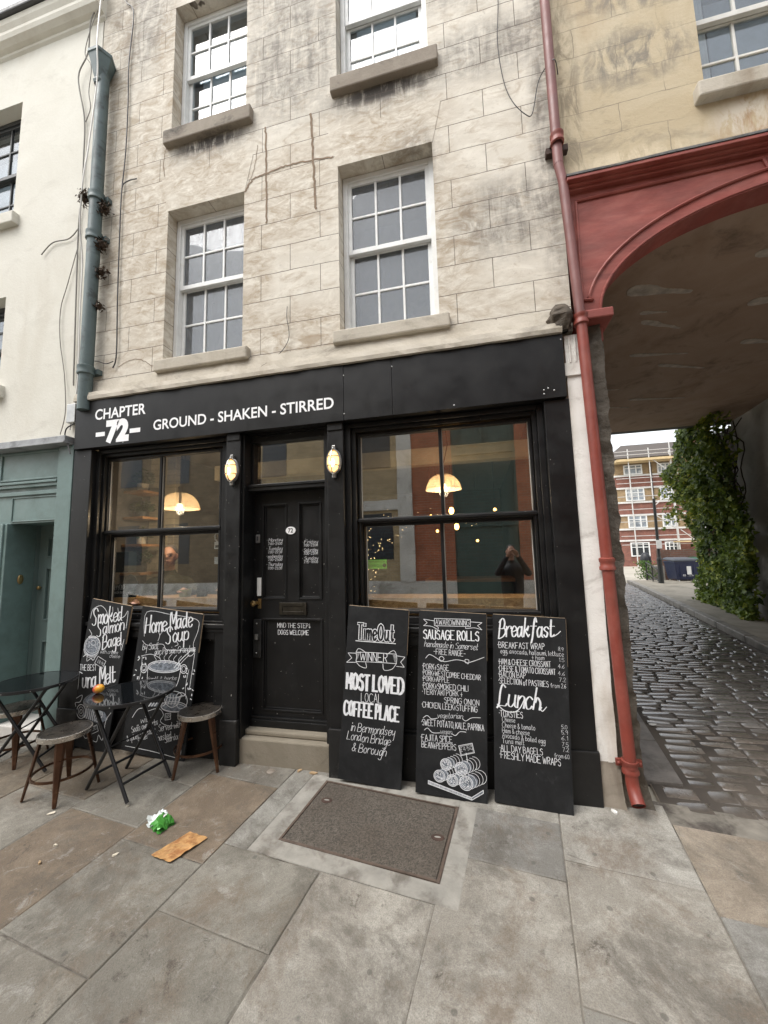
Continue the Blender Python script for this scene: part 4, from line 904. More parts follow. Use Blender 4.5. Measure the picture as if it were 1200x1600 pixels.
cable([(-4.0,-.02,5.0),(-4.1,-.02,4.62),(-4.17,-.02,4.35),(-4.15,-.02,4.0),(-4.06,-.02,3.6),(-4.0,-.03,3.2),(-4.02,-.05,2.95)], .006, CABLEG, 'thin curved grey cable on the cream wall above the lead flashing')
cable([(-1.54,-.012,4.0-.09),(-1.54,-.02,3.80),(-1.52,-.02,3.60),(-1.62,-.02,3.46),(-1.78,-.04,3.36)], .004, CABLEB, 'thin wire from a wall hole down to the sign')
cable([(-3.86,-.04,3.05),(-3.93,-.06,3.0),(-3.93,-.07,2.9),(-3.86,-.09,2.82),(-3.81,-.10,2.72)], .008, CABLEB, 'tangled black cable by the left end of the shop sign')
single('junction_box', MB().box(-3.945,-3.835,-.06,0,3.06,3.255), CHROME, 'small grey electrical box on the cream wall beside the sign', 'junction box', (-3.89,0,3.06), bevel=.006)
def weed(c, r, n, label):
    mb = MB(); q = random.Random(int(c[2]*100))
    for i in range(n):
        d = Vector((q.gauss(0,1), q.gauss(0,.6)-.3, q.gauss(0,1.1))).normalized(); p = Vector(c)+d*r*q.uniform(.15,.85)
        t = Vector((q.gauss(0,1),q.gauss(0,1),q.gauss(0,1))).normalized(); s_ = q.uniform(.012,.03); b = d.cross(t).normalized()*s_*.5
        mb.add([p-t*s_, p+b, p+t*s_, p-b], [(0,1,2,3)])
        if i % 2 == 0: mb.tube([Vector(c), p], .0018, 3)
    single('dead_weed', mb, DEADLEAF, label, 'plant', c)
weed((-3.83,-.09,5.50), .12, 130, 'dried brown weed left of the drainpipe at its upper collar'); weed((-3.60,-.07,5.33), .11, 110, 'dried brown weed clump right of the drainpipe below the upper collar')
weed((-3.60,-.07,4.92), .10, 90, 'withered brown creeper behind the drainpipe at its middle collar'); weed((-3.60,-.06,4.62), .09, 80, 'withered brown creeper lower on the drainpipe edge'); weed((-3.60,-.06,4.25), .07, 50, 'lowest small dry weed beside the drainpipe')

# ------------------------------------------------------------------ chalk boards leaning on the shopfront
def board(name, label, cb, wd, upv, w_, Lh):
    wd = Vector(wd).normalized(); upv = Vector(upv).normalized(); wd = (wd-upv*wd.dot(upv)).normalized(); yv = upv.cross(wd)
    t = thing('chalkboard', label, 'chalkboard', cb, 'tall chalkboards leaning on the shopfront')
    t.matrix_world = Matrix(((wd.x,yv.x,upv.x,cb[0]),(wd.y,yv.y,upv.y,cb[1]),(wd.z,yv.z,upv.z,cb[2]+.004),(0,0,0,1)))
    part('board', MB().box(-w_/2, w_/2, 0, .016, 0, Lh), CHALKB, t, .002, local=True)
    e = MB(); e.box(w_/2+.0004, w_/2+.002, .003, .015, Lh*.74, Lh-.005); e.box(-w_/2+.003, w_/2-.003, .003, .015, Lh+.0004, Lh+.002); part('worn_edge', e, mat('bare_wood_edge',(.36,.27,.18),.8,.3,20), t, local=True)
    return t
def chalk(t, rows, extra=None, wash=None, wm=1.0):
    mb = MB()
    for txt, st, u0, v0, u1, v1, h in rows:
        if st == 'O': continue
        lettering(mb, txt, st, u0, v0, u1, v1, h, -.0006, wmul=wm)
    if extra: extra(mb)
    part('chalk_lettering', mb, CHALK, t, local=True)
    if wash:
        m2 = MB(); wash(m2); part('chalk_drawing', m2, CHALKBLUE, t, local=True)
Y0 = -.0006
T1 = board('t', 'chalkboard with award text MOST LOVED LOCAL COFFEE PLACE right of the door', (-.835,-.115,0), (.997,-.023,-.07), (.071,.040,.997), .478, 1.257)
def ex1(mb):
    line(mb, [(-.164,.997),(.150,1.006)], .006, Y0)
    for pts in ([(-.156,.913),(0,.925),(.1595,.931)],[(-.152,.844),(0,.856),(.163,.864)]): line(mb, pts, .004, Y0)
    for pts in ([(-.156,.913),(-.15,.88),(-.152,.844)],[(.1595,.931),(.165,.90),(.163,.864)],[(-.156,.905),(-.2196,.9006),(-.1881,.8668),(-.2265,.8307),(-.155,.838)],[(.162,.92),(.2258,.9175),(.195,.8782),(.2237,.8457),(.165,.845)]):
        for i in range(len(pts)-1): line(mb, [pts[i], pts[i+1]], .004, Y0)
    line(mb, [(-.156,.913),(-.14,.94),(-.11,.935),(-.075,.915)], .004, Y0); line(mb, [(.1595,.931),(.14,.955),(.11,.94),(.09,.92)], .004, Y0)
    line(mb, [(-.152,.844),(-.12,.815),(-.069,.8066),(-.075,.845)], .004, Y0); line(mb, [(.163,.864),(.13,.82),(.072,.8075),(.06,.85)], .004, Y0)
    for k in range(7): line(mb, [(-.15,.908-.008*k),(-.125-.003*k,.912-.008*k)], .0025, Y0); line(mb, [(.158,.925-.008*k),(.135+.003*k,.918-.008*k)], .0025, Y0)
    lettering(mb, 'TimeOut', 'O', -.150, 1.0147, .132, 1.023, .112, Y0+.0001, wmul=.80)
chalk(T1, [('WINNER','C',-.1214,.8583,.0909,.8665,.061),('MOST LOVED','H',-.215,.6414,.222,.6549,.1095),('LOCAL','P',-.0932,.5606,.0627,.5717,.0612),('COFFEE PLACE','H',-.222,.454,.199,.4614,.0973),('in Bermondsey','S',-.1588,.3478,.172,.359,.0583),('London Bridge','S',-.1885,.2827,.1432,.2909,.0581),('& Borough','S',-.1438,.2098,.1151,.2133,.0574)], ex1)
mb = MB(); lettering(mb, 'TimeOut', 'O', -.150, 1.0147, .132, 1.023, .112, Y0-.0012, wmul=.42); part('letter_fill', mb, CHALKB, T1, local=True)
T2 = board('t', 'chalkboard listing sausage rolls with a drawing of stacked rolls', (-.245,-.155,-.005), (.998,-.031,-.046), (.048,.069,.996), .488, 1.235)
ROLLS = [(-.034,.2082,.037),(.0685,.1958,.042),(-.0781,.1281,.038),(.0107,.1149,.037),(.1025,.1117,.045)]
def ex2(mb):
    q = [(-.1293,1.1827),(.131,1.192),(.131,1.1417),(-.1285,1.1312)]
    for i in range(4): line(mb, [q[i], q[(i+1) % 4]], .0035, Y0)
    for pts in ([(-.129,1.165),(-.2096,1.1725)],[(-.2096,1.1725),(-.1822,1.1483)],[(-.1822,1.1483),(-.2087,1.1258)],[(-.2087,1.1258),(-.15,1.125),(-.1069,1.1071),(-.10,1.12),(-.12,1.132)],[(.131,1.175),(.2117,1.1741)],[(.2117,1.1741),(.1815,1.1521)],[(.1815,1.1521),(.2114,1.1243)],[(.2114,1.1243),(.16,1.135),(.1005,1.1266),(.10,1.14)],
        [(-.188,.898),(-.16,.925),(-.11,.905),(-.075,.885),(-.055,.905),(-.075,.92),(-.09,.9),(-.05,.885),(.03,.905),(.09,.9),(.115,.885),(.12,.91),(.095,.912),(.1,.89),(.15,.905),(.2254,.9389)],
        [(-.1989,.489),(-.17,.508),(-.14,.49),(-.0982,.4986)],[(.0771,.518),(.10,.505),(.14,.53),(.1991,.5379)],[(-.189,.409),(-.165,.425),(-.13,.40),(-.0766,.405)],[(.0034,.411),(.03,.402),(.06,.43),(.1019,.433)]): line(mb, pts, .0036, Y0)
    q = [(.0513,.3388),(.1427,.3678),(.1581,.31),(.0682,.279)]
    for i in range(4): line(mb, [q[i], q[(i+1) % 4]], .0036, Y0)
    q2 = [(.057,.333),(.138,.36),(.151,.313),(.072,.286)]
    for i in range(4): line(mb, [q2[i], q2[(i+1) % 4]], .002, Y0)
    line(mb, [(.1021,.300),(.108,.27),(.1119,.247)], .004, Y0)
    rr = random.Random(8)
    for cx, cy, r in ROLLS:
        line(mb, ell(cx, cy, r, r*.97, 14), .0045, Y0, True, 2); line(mb, ell(cx, cy, r*.80, r*.76, 14), .003, Y0, True, 2)
        for k in range(26):
            a, d = rr.uniform(0,6.28), r*.66*math.sqrt(rr.random()); x, y = cx+d*math.cos(a), cy+d*math.sin(a); line(mb, [(x,y),(x+rr.uniform(-.009,.009),y+rr.uniform(-.009,.009))], .0032, Y0)
        for k in range(1, 5):
            o = (r*.5*k, r*.28*k); line(mb, ell(cx+o[0], cy+o[1], r, r*.97, 10, -70, 100), .0028, Y0, False, 3)
    q = [(-.1544,.0889),(.1406,.0305),(.1406,.015),(-.1544,.068)]
    for i in range(4): line(mb, [q[i], q[(i+1) % 4]], .004, Y0)
    for i in range(3): line(mb, [(-.15,.084-.006*i),(.138,.0265-.006*i)], .0022, Y0)
    q = [(.1406,.0305),(.216,.0872),(.216,.068),(.1406,.015)]
    for i in range(4): line(mb, [q[i], q[(i+1) % 4]], .004, Y0)
    for k in range(9): line(mb, [(-.14+.031*k,.086-.0062*k),(-.14+.031*k,.066-.0057*k)], .002, Y0)
def wash2(mb):
    for cx, cy, r in ROLLS[:2]+ROLLS[2:]:
        poly(mb, ell(cx+r*.7, cy+r*.42, r*1.05, r*.9, 18), Y0)
        poly(mb, ell(cx, cy, r*.99, r*.96, 18), Y0)
    poly(mb, [(-.1544,.066),(.1406,.014),(.216,.067),(.216,.088),(.1406,.031),(-.1544,.089)], Y0)
chalk(T2, [('AWARDWINNING','C',-.1201,1.1402,.1229,1.1482,.0362),('SAUSAGE ROLLS','B',-.2068,1.0334,.1892,1.0464,.0636),('handmade in Somerset','S',-.2003,.9778,.181,.9838,.0427),('-FREE RANGE-','C',-.1306,.931,.0959,.9325,.0382),('·PORK+SAGE','C',-.2099,.8208,-.0204,.8258,.0379),('·PORK+WESTCOMBE CHEDDAR','C',-.2091,.781,.2001,.7825,.0345),('·PORK+APPLE','C',-.2082,.7384,-.0145,.7444,.0346),('·PORK+SMOKED CHILI','C',-.2072,.6892,.1162,.7004,.0374),('·TERIYAKI PORK +','C',-.2063,.6481,.0766,.6617,.0352),('SPRING ONION','C',-.0508,.6073,.1897,.6141,.0365),('·CHICKEN, LEEK+STUFFING','C',-.2087,.5602,.1779,.5697,.0368),('vegetarian','S',-.0983,.5015,.0771,.5164,.0342),('·SWEET POTATO, KALE, PAPRIKA','C',-.2083,.4401,.2227,.4553,.0401),('vegan','S',-.0766,.4003,.0034,.4062,.0319),('·FAJITA SPICE','C',-.2103,.3402,.0088,.3532,.0396),('BEAN+PEPPERS','C',-.2052,.2957,.0338,.306,.0394),('£4·50','P',.0681,.3045,.1456,.3291,.0256)], ex2, wash2)
T3 = board('t', 'chalkboard with breakfast and lunch menu and prices nearest the white pilaster', (.285,-.165,-.005), (.998,-.053,-.042), (.046,.078,.996), .482, 1.212)
def ex3(mb):
    line(mb, [(.16,1.088),(.185,1.105),(.205,1.125)], .005, Y0); line(mb, [(-.2162,.61),(-.17,.575),(-.11,.572),(-.07,.60),(-.04,.66)], .006, Y0); line(mb, [(.064,.61),(.075,.60),(.10,.63)], .005, Y0)
chalk(T3, [('Breakfast','X',-.2004,1.0614,.1638,1.0839,.1109),('·BREAKFAST WRAP','C',-.2063,.9846,.0996,.9965,.0391),('8.9','P',.1859,.9963,.2164,.9942,.0262),('egg, avocado, halloumi, lettuce','P',-.1892,.9501,.2178,.9618,.0311),('+ ham','P',.0163,.9251,.0947,.9275,.0285),('1.5','P',.1869,.9266,.2208,.9269,.0242),('·HAM & CHEESE CROISSANT','C',-.2029,.8746,.1359,.8848,.0367),('4.6','P',.1817,.8846,.2191,.8836,.0259),('·CHEESE & TOMATO CROISSANT','C',-.2035,.8305,.1639,.8387,.0365),('4.6','P',.18,.8385,.219,.8378,.0258),('·BACON BAP','C',-.2041,.7905,-.027,.7972,.0353),('7.2','P',.1856,.798,.2245,.7993,.0256),('·SELECTION of PASTRIES','C',-.2046,.7478,.1162,.7569,.036),('from 2.6','P',.1296,.7556,.2247,.7596,.0275),('Lunch','X',-.2162,.6014,.0664,.6081,.1218),('·TOASTIES','C',-.2028,.5338,-.0517,.5411,.0387),('Cheese','P',-.1844,.5041,-.1022,.5075,.0293),('Cheese & tomato','P',-.1849,.4676,.0238,.4757,.031),('5.0','P',.1883,.5067,.2213,.5085,.0246),('Ham & cheese','P',-.1855,.433,-.0132,.4387,.0309),('5.9','P',.187,.4733,.2243,.4758,.0246),('Avocado & boiled egg','P',-.1859,.4041,.0839,.4022,.0308),('6.1','P',.1857,.4384,.2228,.4411,.0244),('Tuna melt','P',-.1864,.368,-.0465,.3747,.0307),('7.5','P',.1868,.4014,.2255,.4036,.0243),('·ALL DAY BAGELS','C',-.2012,.3167,.0666,.3301,.0385),('7.2','P',.1899,.37,.2259,.372,.0242),('from 6.0','P',.1382,.328,.2267,.3303,.0259),('·FRESHLY MADE WRAPS','C',-.2018,.2748,.1736,.2822,.041)], ex3)
T4 = board('t', 'chalkboard advertising a smoked salmon bagel and tuna melt at the far left', (-3.475,-.062,0), (.989,-.011,-.148), (.148,.014,.989), .46, 1.298)
def tagq(mb, q):
    for i in range(4): line(mb, [q[i], q[(i+1) % 4]], .004, Y0)
def ex4(mb):
    line(mb, ell(-.130,.8835,.092,.085,16,rot=.4), .005, Y0, True, 2); line(mb, ell(-.128,.890,.082,.072,16,rot=.4), .003, Y0, True, 2); line(mb, ell(-.125,.91,.028,.022,10), .004, Y0, True, 2); line(mb, ell(-.133,.85,.088,.062,10,190,350), .004, Y0); line(mb, ell(-.133,.83,.080,.055,10,195,345), .003, Y0)
    rr = random.Random(2)
    for k in range(36): a, d = rr.uniform(0,6.28), rr.uniform(.03,.075); x, y = -.13+d*math.cos(a), .895+d*.85*math.sin(a); line(mb, [(x,y),(x+.006,y+rr.uniform(-.006,.006))], .003, Y0)
    tagq(mb, [(-.0432,.8055),(.0558,.7783),(.0311,.7108),(-.0681,.7376)]); tagq(mb, [(-.0052,.1655),(.0816,.2294),(.109,.1817),(.0119,.1203)])
    for pts in ([(-.21,1.12),(-.2,1.20),(-.12,1.25),(-.05,1.22),(0,1.16),(.03,1.21),(.02,1.26)],[(.08,1.26),(.12,1.18),(.17,1.20),(.20,1.25),(.21,1.10)],[(-.20,1.02),(-.16,.98),(-.19,.95),(-.10,.96)],[(-.21,.77),(-.17,.80),(-.16,.74),(-.12,.77),(-.09,.76),(-.07,.80)],[(-.20,.40),(-.14,.44),(-.15,.38),(-.20,.36),(-.19,.33)],[(.02,.16),(.05,.10),(.11,.09),(.12,.15),(.17,.12),(.17,.28),(.21,.36)],[(-.2,.17),(-.16,.12),(-.13,.20),(-.11,.13)],[(-.08,.10),(-.06,.13),(-.02,.09),(.03,.12)],[(.18,.98),(.20,.90),(.21,1.0)]): line(mb, pts, .0045, Y0)
    line(mb, ell(-.12,.30,.05,.06,14,rot=.3), .005, Y0, True, 2); line(mb, ell(-.12,.30,.03,.04,12,rot=.3), .003, Y0, True, 2)
    line(mb, ell(-.12,.30,.014,.018,8), .004, Y0, True, 2)
    for k in range(9): line(mb, [(-.07+.024*k,.345-.004*k),(-.06+.020*k,.29-.004*k),(-.075+.026*k,.255)], .007, Y0, con=.3)
    for k in range(7): line(mb, [(.0+.018*k,.35),(.02+.018*k,.32)], .005, Y0)
def wash4(mb): poly(mb, ell(-.13,.875,.092,.085,18,rot=.4), Y0); poly(mb, [(-.10,.26),(.10,.24),(.19,.30),(.14,.35),(-.06,.36)], Y0)
chalk(T4, [('Smoked','X',-.1769,1.0695,.1496,1.1602,.1237),('Salmon','X',-.1002,.9803,.190,1.080,.1037),('Bagel','X',-.0127,.8802,.1928,.9531,.1066),('with cream','S',-.0252,.8347,.1668,.8603,.0341),('cheese','S',.0845,.8165,.1961,.8332,.0309),('£8.90','P',-.0405,.75,.0344,.7314,.0282),('THE BEST','C',-.2223,.6458,-.0344,.6795,.0513),('Tuna Melt','X',-.2252,.472,.1987,.6225,.1344),('£7.50','P',.0048,.1421,.0848,.1931,.0353)], ex4, wash4, 1.1)
T5 = board('t', 'wide chalkboard advertising home made soup with a drawn steaming pot', (-2.755,-.075,0), (.994,.0,-.112), (.112,.018,.994), .632, 1.229)
def ex5(mb):
    for rx, ry, wd in ((.168,.05,.006),(.150,.038,.004)): line(mb, ell(0,.747,rx,ry,20,rot=.14), wd, Y0, True, 2)
    line(mb, [(-.165,.73),(-.15,.60),(-.09,.52),(.02,.50),(.12,.56),(.16,.65),(.17,.76)], .005, Y0); line(mb, ell(-.205,.70,.032,.036,12), .006, Y0, True, 2); line(mb, ell(.198,.757,.032,.036,12), .006, Y0, True, 2); line(mb, ell(-.205,.70,.019,.022,10), .004, Y0, True, 2); line(mb, ell(.198,.757,.019,.022,10), .004, Y0, True, 2)
    line(mb, [(.10,.75),(.16,.83),(.22,.895)], .006, Y0); line(mb, [(.12,.74),(.18,.82),(.235,.88)], .004, Y0); line(mb, ell(.25,.897,.035,.02,12,rot=.7), .005, Y0, True, 2)
    for k in range(6): x = -.11+.05*k; line(mb, [(x,.75+.01*k),(x+.02,.79),(x-.005,.82),(x+.02,.86)], .0035, Y0)
    for pts in ([(-.25,.97),(-.26,1.18),(-.02,1.19)],[(.02,1.19),(.26,1.18),(.29,1.1),(.26,.98),(.28,.92)],[(-.26,.93),(-.20,.90),(-.05,.93),(0,.89),(.12,.90),(.29,.93)],[(-.25,.80),(-.15,.83),(-.05,.81)],[(-.10,.95),(-.09,1.0),(-.12,1.04)],[(-.09,1.0),(-.06,1.05)],[(.08,.93),(.11,.95),(.09,.97)],[(-.12,.35),(0,.40),(.06,.36),(.04,.30),(.12,.28),(.22,.30)],[(-.25,.28),(-.20,.36),(-.12,.38)],[(-.28,.04),(0,.05),(.25,.045)],[(.28,.05),(.275,.3)],[(.28,.6),(.285,.9)]): line(mb, pts, .004, Y0)
    rr = random.Random(5)
    for bx, by, sg in ((-.25,.66,1),(.26,.62,-1)):
        line(mb, [(bx,by-.1),(bx+.02*sg,by),(bx+.01*sg,by+.14)], .0035, Y0)
        for k in range(16):
            x, y = bx+rr.uniform(-.045,.055), by+rr.uniform(-.1,.15); a = rr.uniform(0,6.28); line(mb, [(x,y),(x+.014*math.cos(a),y+.014*math.sin(a))], .008, Y0)
    line(mb, ell(.125,.535,.085,.028,16,rot=.14), .005, Y0, True, 2); line(mb, [(.04,.525),(.06,.46),(.12,.43),(.18,.46),(.21,.545)], .006, Y0); line(mb, ell(.215,.50,.06,.065,14,rot=.3), .005, Y0, True, 2); line(mb, ell(.15,.44,.13,.04,16,rot=.14), .005, Y0, True, 2); line(mb, ell(.15,.43,.12,.035,16,rot=.14), .003, Y0, True, 2)
    for k in range(5): line(mb, [(.06+.03*k,.45),(.075+.03*k,.50),(.07+.03*k,.53)], .006, Y0)
    for k in range(6): line(mb, [(-.10+.03*k,.40+.006*k),(-.08+.03*k,.43+.006*k)], .008, Y0)
    tagq(mb, [(.0761,.369),(.1298,.3848),(.1369,.3351),(.0832,.319)])
def wash5(mb): poly(mb, ell(0,.747,.168,.05,20,rot=.14), Y0); poly(mb, ell(.125,.49,.08,.055,18), Y0); poly(mb, ell(.15,.435,.125,.036,18,rot=.14), Y0+.00005); poly(mb, [(-.10,.40),(.05,.42),(.03,.45),(-.08,.43)], Y0)
chalk(T5, [('Home Made','X',-.2462,.9972,.2241,1.1196,.1278),('Soup','X',-.0167,.945,.2019,1.0017,.1157),('by Sadi,','S',-.2486,.8512,-.0894,.883,.055),('our Persian Grandma','S',-.1137,.829,.2867,.9152,.0542),('lentil & herbs','S',-.1433,.6068,.1428,.6579,.0321),('with','S',-.1575,.2488,-.0567,.2865,.0472),("Sadi's own herbs",'S',-.2331,.1554,.0189,.2734,.0472),('& spices - no stock','S',-.2694,.0756,.0057,.2054,.0445),('cubes','S',-.1574,.1031,-.0649,.14,.039),('Served with','S',.0361,.2175,.2476,.292,.0517),('Toasted','S',.0104,.1278,.1688,.1897,.054),('Sourdough','S',.113,.1404,.2873,.2179,.046),('£6.50','P',.0913,.3348,.1306,.3495,.0285)], ex5, wash5, 1.1)

# ------------------------------------------------------------------ pavement furniture
SEATW = mat('dark_worn_seat', (.020,.017,.014), .32, .3, 18, (.05,.042,.034), 12, .48, .70, bs=50, bump=.25)
COPPER = mat('bronzed_leg_metal', (.085,.042,.024), .34, .35, 8, (.20,.11,.06), 5, .55, .68, metal=.65, bump=.15)
STEELRIM = mat('bare_steel_rim', (.50,.46,.41), .28, .06, 6, metal=.85, bump=0)
BLKMET = mat('black_tube_metal', (.012,.012,.013), .35, .15, bump=0)
def stool(loc, rz, label):
    t = thing('bistro_stool', label, 'stool', loc, 'round café stools on the pavement'); t.rotation_euler = (0,0,rz)
    H = .435; r = .165
    part('seat', MB().lathe([(0,H),(r*.7,H+.001),(r-.012,H),(r-.004,H-.005),(r-.002,H-.014),(0,H-.014)], n=40), SEATW, t, local=True)
    part('seat_rim', MB().lathe([(r-.007,H+.0015),(r+.001,H-.001),(r+.002,H-.032),(r-.006,H-.036),(r-.02,H-.034)], n=40), STEELRIM, t, local=True)
    rv = MB()
    for k in range(16): a = R(k*22.5+6); rv.ball(((r+.001)*math.cos(a),(r+.001)*math.sin(a),H-.02), .0045, n=6, m=4)
    part('rivet', rv, STEELRIM, t, local=True)
    for k in range(4):
        a = R(45+90*k); d = Vector((math.cos(a), math.sin(a), 0)); s_ = Vector((-d.y, d.x, 0)); m_ = MB()
        top = d*.135+Vector((0,0,H-.03)); bot = d*.222; vs = []
        for p, hw, hd_ in ((top,.034,.013),(top.lerp(bot,.12),.033,.014),(bot,.0135,.010)):
            vs += [p-s_*hw+d*hd_*.1, p-s_*hw*.55+d*hd_, p+s_*hw*.55+d*hd_, p+s_*hw+d*hd_*.1, p+s_*hw*.7-d*hd_*.6, p-s_*hw*.7-d*hd_*.6]
        m_.add(vs, [(6*i+j,6*i+(j+1) % 6,6*i+6+(j+1) % 6,6*i+6+j) for i in range(2) for j in range(6)]+[(5,4,3,2,1,0),(12,13,14,15,16,17)]); part('leg', m_, COPPER, t, .002, local=True)
    rg = MB(); rp = [(.183*math.cos(R(q)), .183*math.sin(R(q)), .155) for q in range(0,361,10)]; vs = []
    for x, y, z in rp: n_ = Vector((x,y,0)).normalized(); vs += [(x-n_.x*.005,y-n_.y*.005,z-.008),(x+n_.x*.005,y+n_.y*.005,z-.008),(x+n_.x*.005,y+n_.y*.005,z+.008),(x-n_.x*.005,y-n_.y*.005,z+.008)]
    rg.add(vs, [(4*i+j,4*i+(j+1) % 4,4*i+4+(j+1) % 4,4*i+4+j) for i in range(36) for j in range(4)], True); part('foot_ring', rg, COPPER, t, local=True, sharp=30)
    return t
s0 = stool((-3.06,-.575,gz(-.575)), R(-3), 'round stool standing in front between the two black tables')
dup(s0, (-2.27,-.10,gz(-.1)), R(30), 'round stool with a shiny seat right of the table by the soup board')
dup(s0, (-3.95,-.30,gz(-.3)), R(12), 'round stool half hidden under the table at the left edge')
TGLASS = NT('black_table_glass'); TGLASS.col((.006,.007,.008)); TGLASS.set(Roughness=.045); TGLASS.b.inputs['Specular IOR Level'].default_value = .9
def table(loc, rz, r, H, label):
    t = thing('bistro_table', label, 'table', loc, 'black folding bistro tables'); t.rotation_euler = (0,0,rz)
    part('table_top', MB().lathe([(0,H),(r-.012,H),(r-.008,H-.006),(0,H-.006)], n=56), TGLASS.m, t, local=True)
    part('rim', MB().lathe([(r-.012,H+.0015),(r,H+.001),(r+.002,H-.006),(r+.001,H-.022),(r-.012,H-.024),(r-.014,H-.008)], n=56), BLKMET, t, local=True)
    for s_ in (-1, 1):
        m_ = MB(); w_ = .17 if s_ < 0 else .15; x0, x1 = -.23*s_, .20*s_
        for q in (-1, 1): m_.tube([(x0, q*w_, .012),(x0*.95, q*w_, .03),(x1*.9, q*w_, H-.035)], .0125, 10)
        m_.tube([(x1*.9,-w_,H-.035),(x1*.9,w_,H-.035)], .012, 10); m_.tube([(x0*.72,-w_,.12),(x0*.72,w_,.12)], .010, 10)
        part('leg_frame', m_, BLKMET, t, local=True)
    m_ = MB(); m_.tube([(0,-.185,H*.5),(0,.185,H*.5)], .006, 8); m_.box(-.21,.21,-.16,-.14,H-.024,H-.008); m_.box(-.21,.21,.14,.16,H-.024,H-.008); part('pivot_bar', m_, BLKMET, t, local=True)
    bt = MB()
    for k in range(10): a = R(36*k+10); bt.ball(((r+.002)*math.cos(a),(r+.002)*math.sin(a),H-.012), .004, n=6, m=4)
    part('rim_bolt', bt, CHROME, t, local=True); return t
t1 = table((-2.63,-.42,gz(-.42)), R(-8), .297, .675, 'black glass topped bistro table with a mango on it')
t2 = dup(t1, (-3.72,-.34,gz(-.34)), R(22), 'black glass topped bistro table cut off at the left edge')
# mango
g = NT('mango_skin'); sp = g.n('ShaderNodeSeparateXYZ'); g.l(g.co, sp.inputs[0])
g.col(g.mix(g.ramp(g.math('ADD', g.math('MULTIPLY', sp.outputs[0], 16), g.noise(18)), .30, 1.05), (.36,.018,.012), (.75,.38,.035))); g.set(Roughness=.3)
mb = MB(); mb.ball((0,0,0), .044, .034, .033, 20, 14, Matrix.Rotation(R(-14),3,'Y')); mb.tube([(.036,0,.012),(.047,0,.018)], .003, 6)
mg = single('mango', mb, g.m, 'red and yellow mango lying on the black glass table', 'fruit'); mg.location = (-2.86,-.50,.665+.032)
# litter
mb = MB(); rr = random.Random(6); n_ = 15; vs = []
for i in range(n_):
    for j in range(n_):
        x = -.085+.17*i/(n_-1); y = -.06+.12*j/(n_-1); e = 1-max(abs(x)/.085, abs(y)/.06)**3
        for s_ in (0,):
            vs.append((x*(1-.15*rr.random())+.015*noise.noise(Vector((y*30,0,1))), y*(1-.2*rr.random()), .012+.045*max(e,0)+.035*noise.noise(Vector((x*28, y*28, 5)))+.022*abs(noise.noise(Vector((x*60, y*60, 8))))+.003*rr.random()))
mb.add(vs, [(i*n_+j,(i+1)*n_+j,(i+1)*n_+j+1,i*n_+j+1) for i in range(n_-1) for j in range(n_-1)], False)
b2 = [(x, y, .004) for x, y, z in vs]; mb.add(b2, [(i*n_+j,i*n_+j+1,(i+1)*n_+j+1,(i+1)*n_+j) for i in range(n_-1) for j in range(n_-1)], False)
g = NT('crisp_packet_foil'); sp = g.n('ShaderNodeSeparateXYZ'); g.l(g.co, sp.inputs[0])
g.col(g.mix(g.ramp(g.math('ADD', g.math('ADD', sp.outputs[0], g.math('MULTIPLY', sp.outputs[1], -.5)), g.ramp(g.noise(14,2), .3,.7,-.02,.02)), -.004, .002), (.68,.72,.72), (.065,.28,.045))); g.set(Roughness=.25, Metallic=.15)
o = single('crisp_packet', mb, g.m, 'crumpled green and white crisp packet on the paving', 'litter', (0,0,0)); o.location = (-2.05,-.73,gz(-.73)); o.rotation_euler = (0,0,R(-20))
pm = MB(); pm.add([(.02,.0,.062),(.045,-.012,.060),(.03,.03,.062)], [(0,1,2)]); part('label_patch', pm, PLASTW, o, local=True)
mb = MB(); vs = []
for i in range(9):
    for j in range(9):
        x = -.075+.15*i/8; y = -.11+.22*j/8; vs.append((x+.025*(y/.11)+rr.uniform(-.003,.003), y+rr.uniform(-.004,.004), .006+.010*abs(noise.noise(Vector((x*20,y*18,2))))+.004*rr.random()))
mb.add(vs, [(i*9+j,(i+1)*9+j,(i+1)*9+j+1,i*9+j+1) for i in range(8) for j in range(8)], False)
o = single('paper_bag', mb, mat('greasy_kraft_paper',(.42,.235,.09),.7,.25,25,(.24,.10,.03),16,.45,.6,bump=.3), 'flattened greasy brown paper bag lying on the paving', 'litter', (0,0,0)); o.location = (-1.78,-.87,gz(-.87)); o.rotation_euler = (0,0,R(-10))
sol = o.modifiers.new('solid','SOLIDIFY'); sol.thickness = .001
def scrap(x, y, s_, m, label, name='paper_scrap'):
    mb = MB(); q = random.Random(int(x*1000)); mb.add([(s_*q.uniform(.6,1)*math.cos(a), s_*.45*q.uniform(.6,1)*math.sin(a), .004+.006*q.random()) for a in (0,1,2,3.1,4.2,5.3)], [tuple(range(6))]); mb.add([(v[0],v[1],.001) for v in mb.v[:6]], [tuple(range(5,-1,-1))])
    o = single(name, mb, m, label, 'litter', (0,0,0)); o.location = (x, y, gz(y)); o.rotation_euler = (0,0,q.uniform(0,3))
BUT = mat('cream_paper',(.62,.56,.45),.8); DRY = mat('dry_leaf',(.36,.25,.14),.8,.2); WHT = mat('white_litter',(.75,.74,.71),.7)
scrap(-2.12,-.99,.022,BUT,'tiny cream paper scrap on the grey slab below the crisp packet'); scrap(-2.88,-.78,.03,BUT,'cream scrap of paper under the front stool leg'); scrap(-2.42,-.62,.016,BUT,'small cream fleck on the paving right of the table feet')
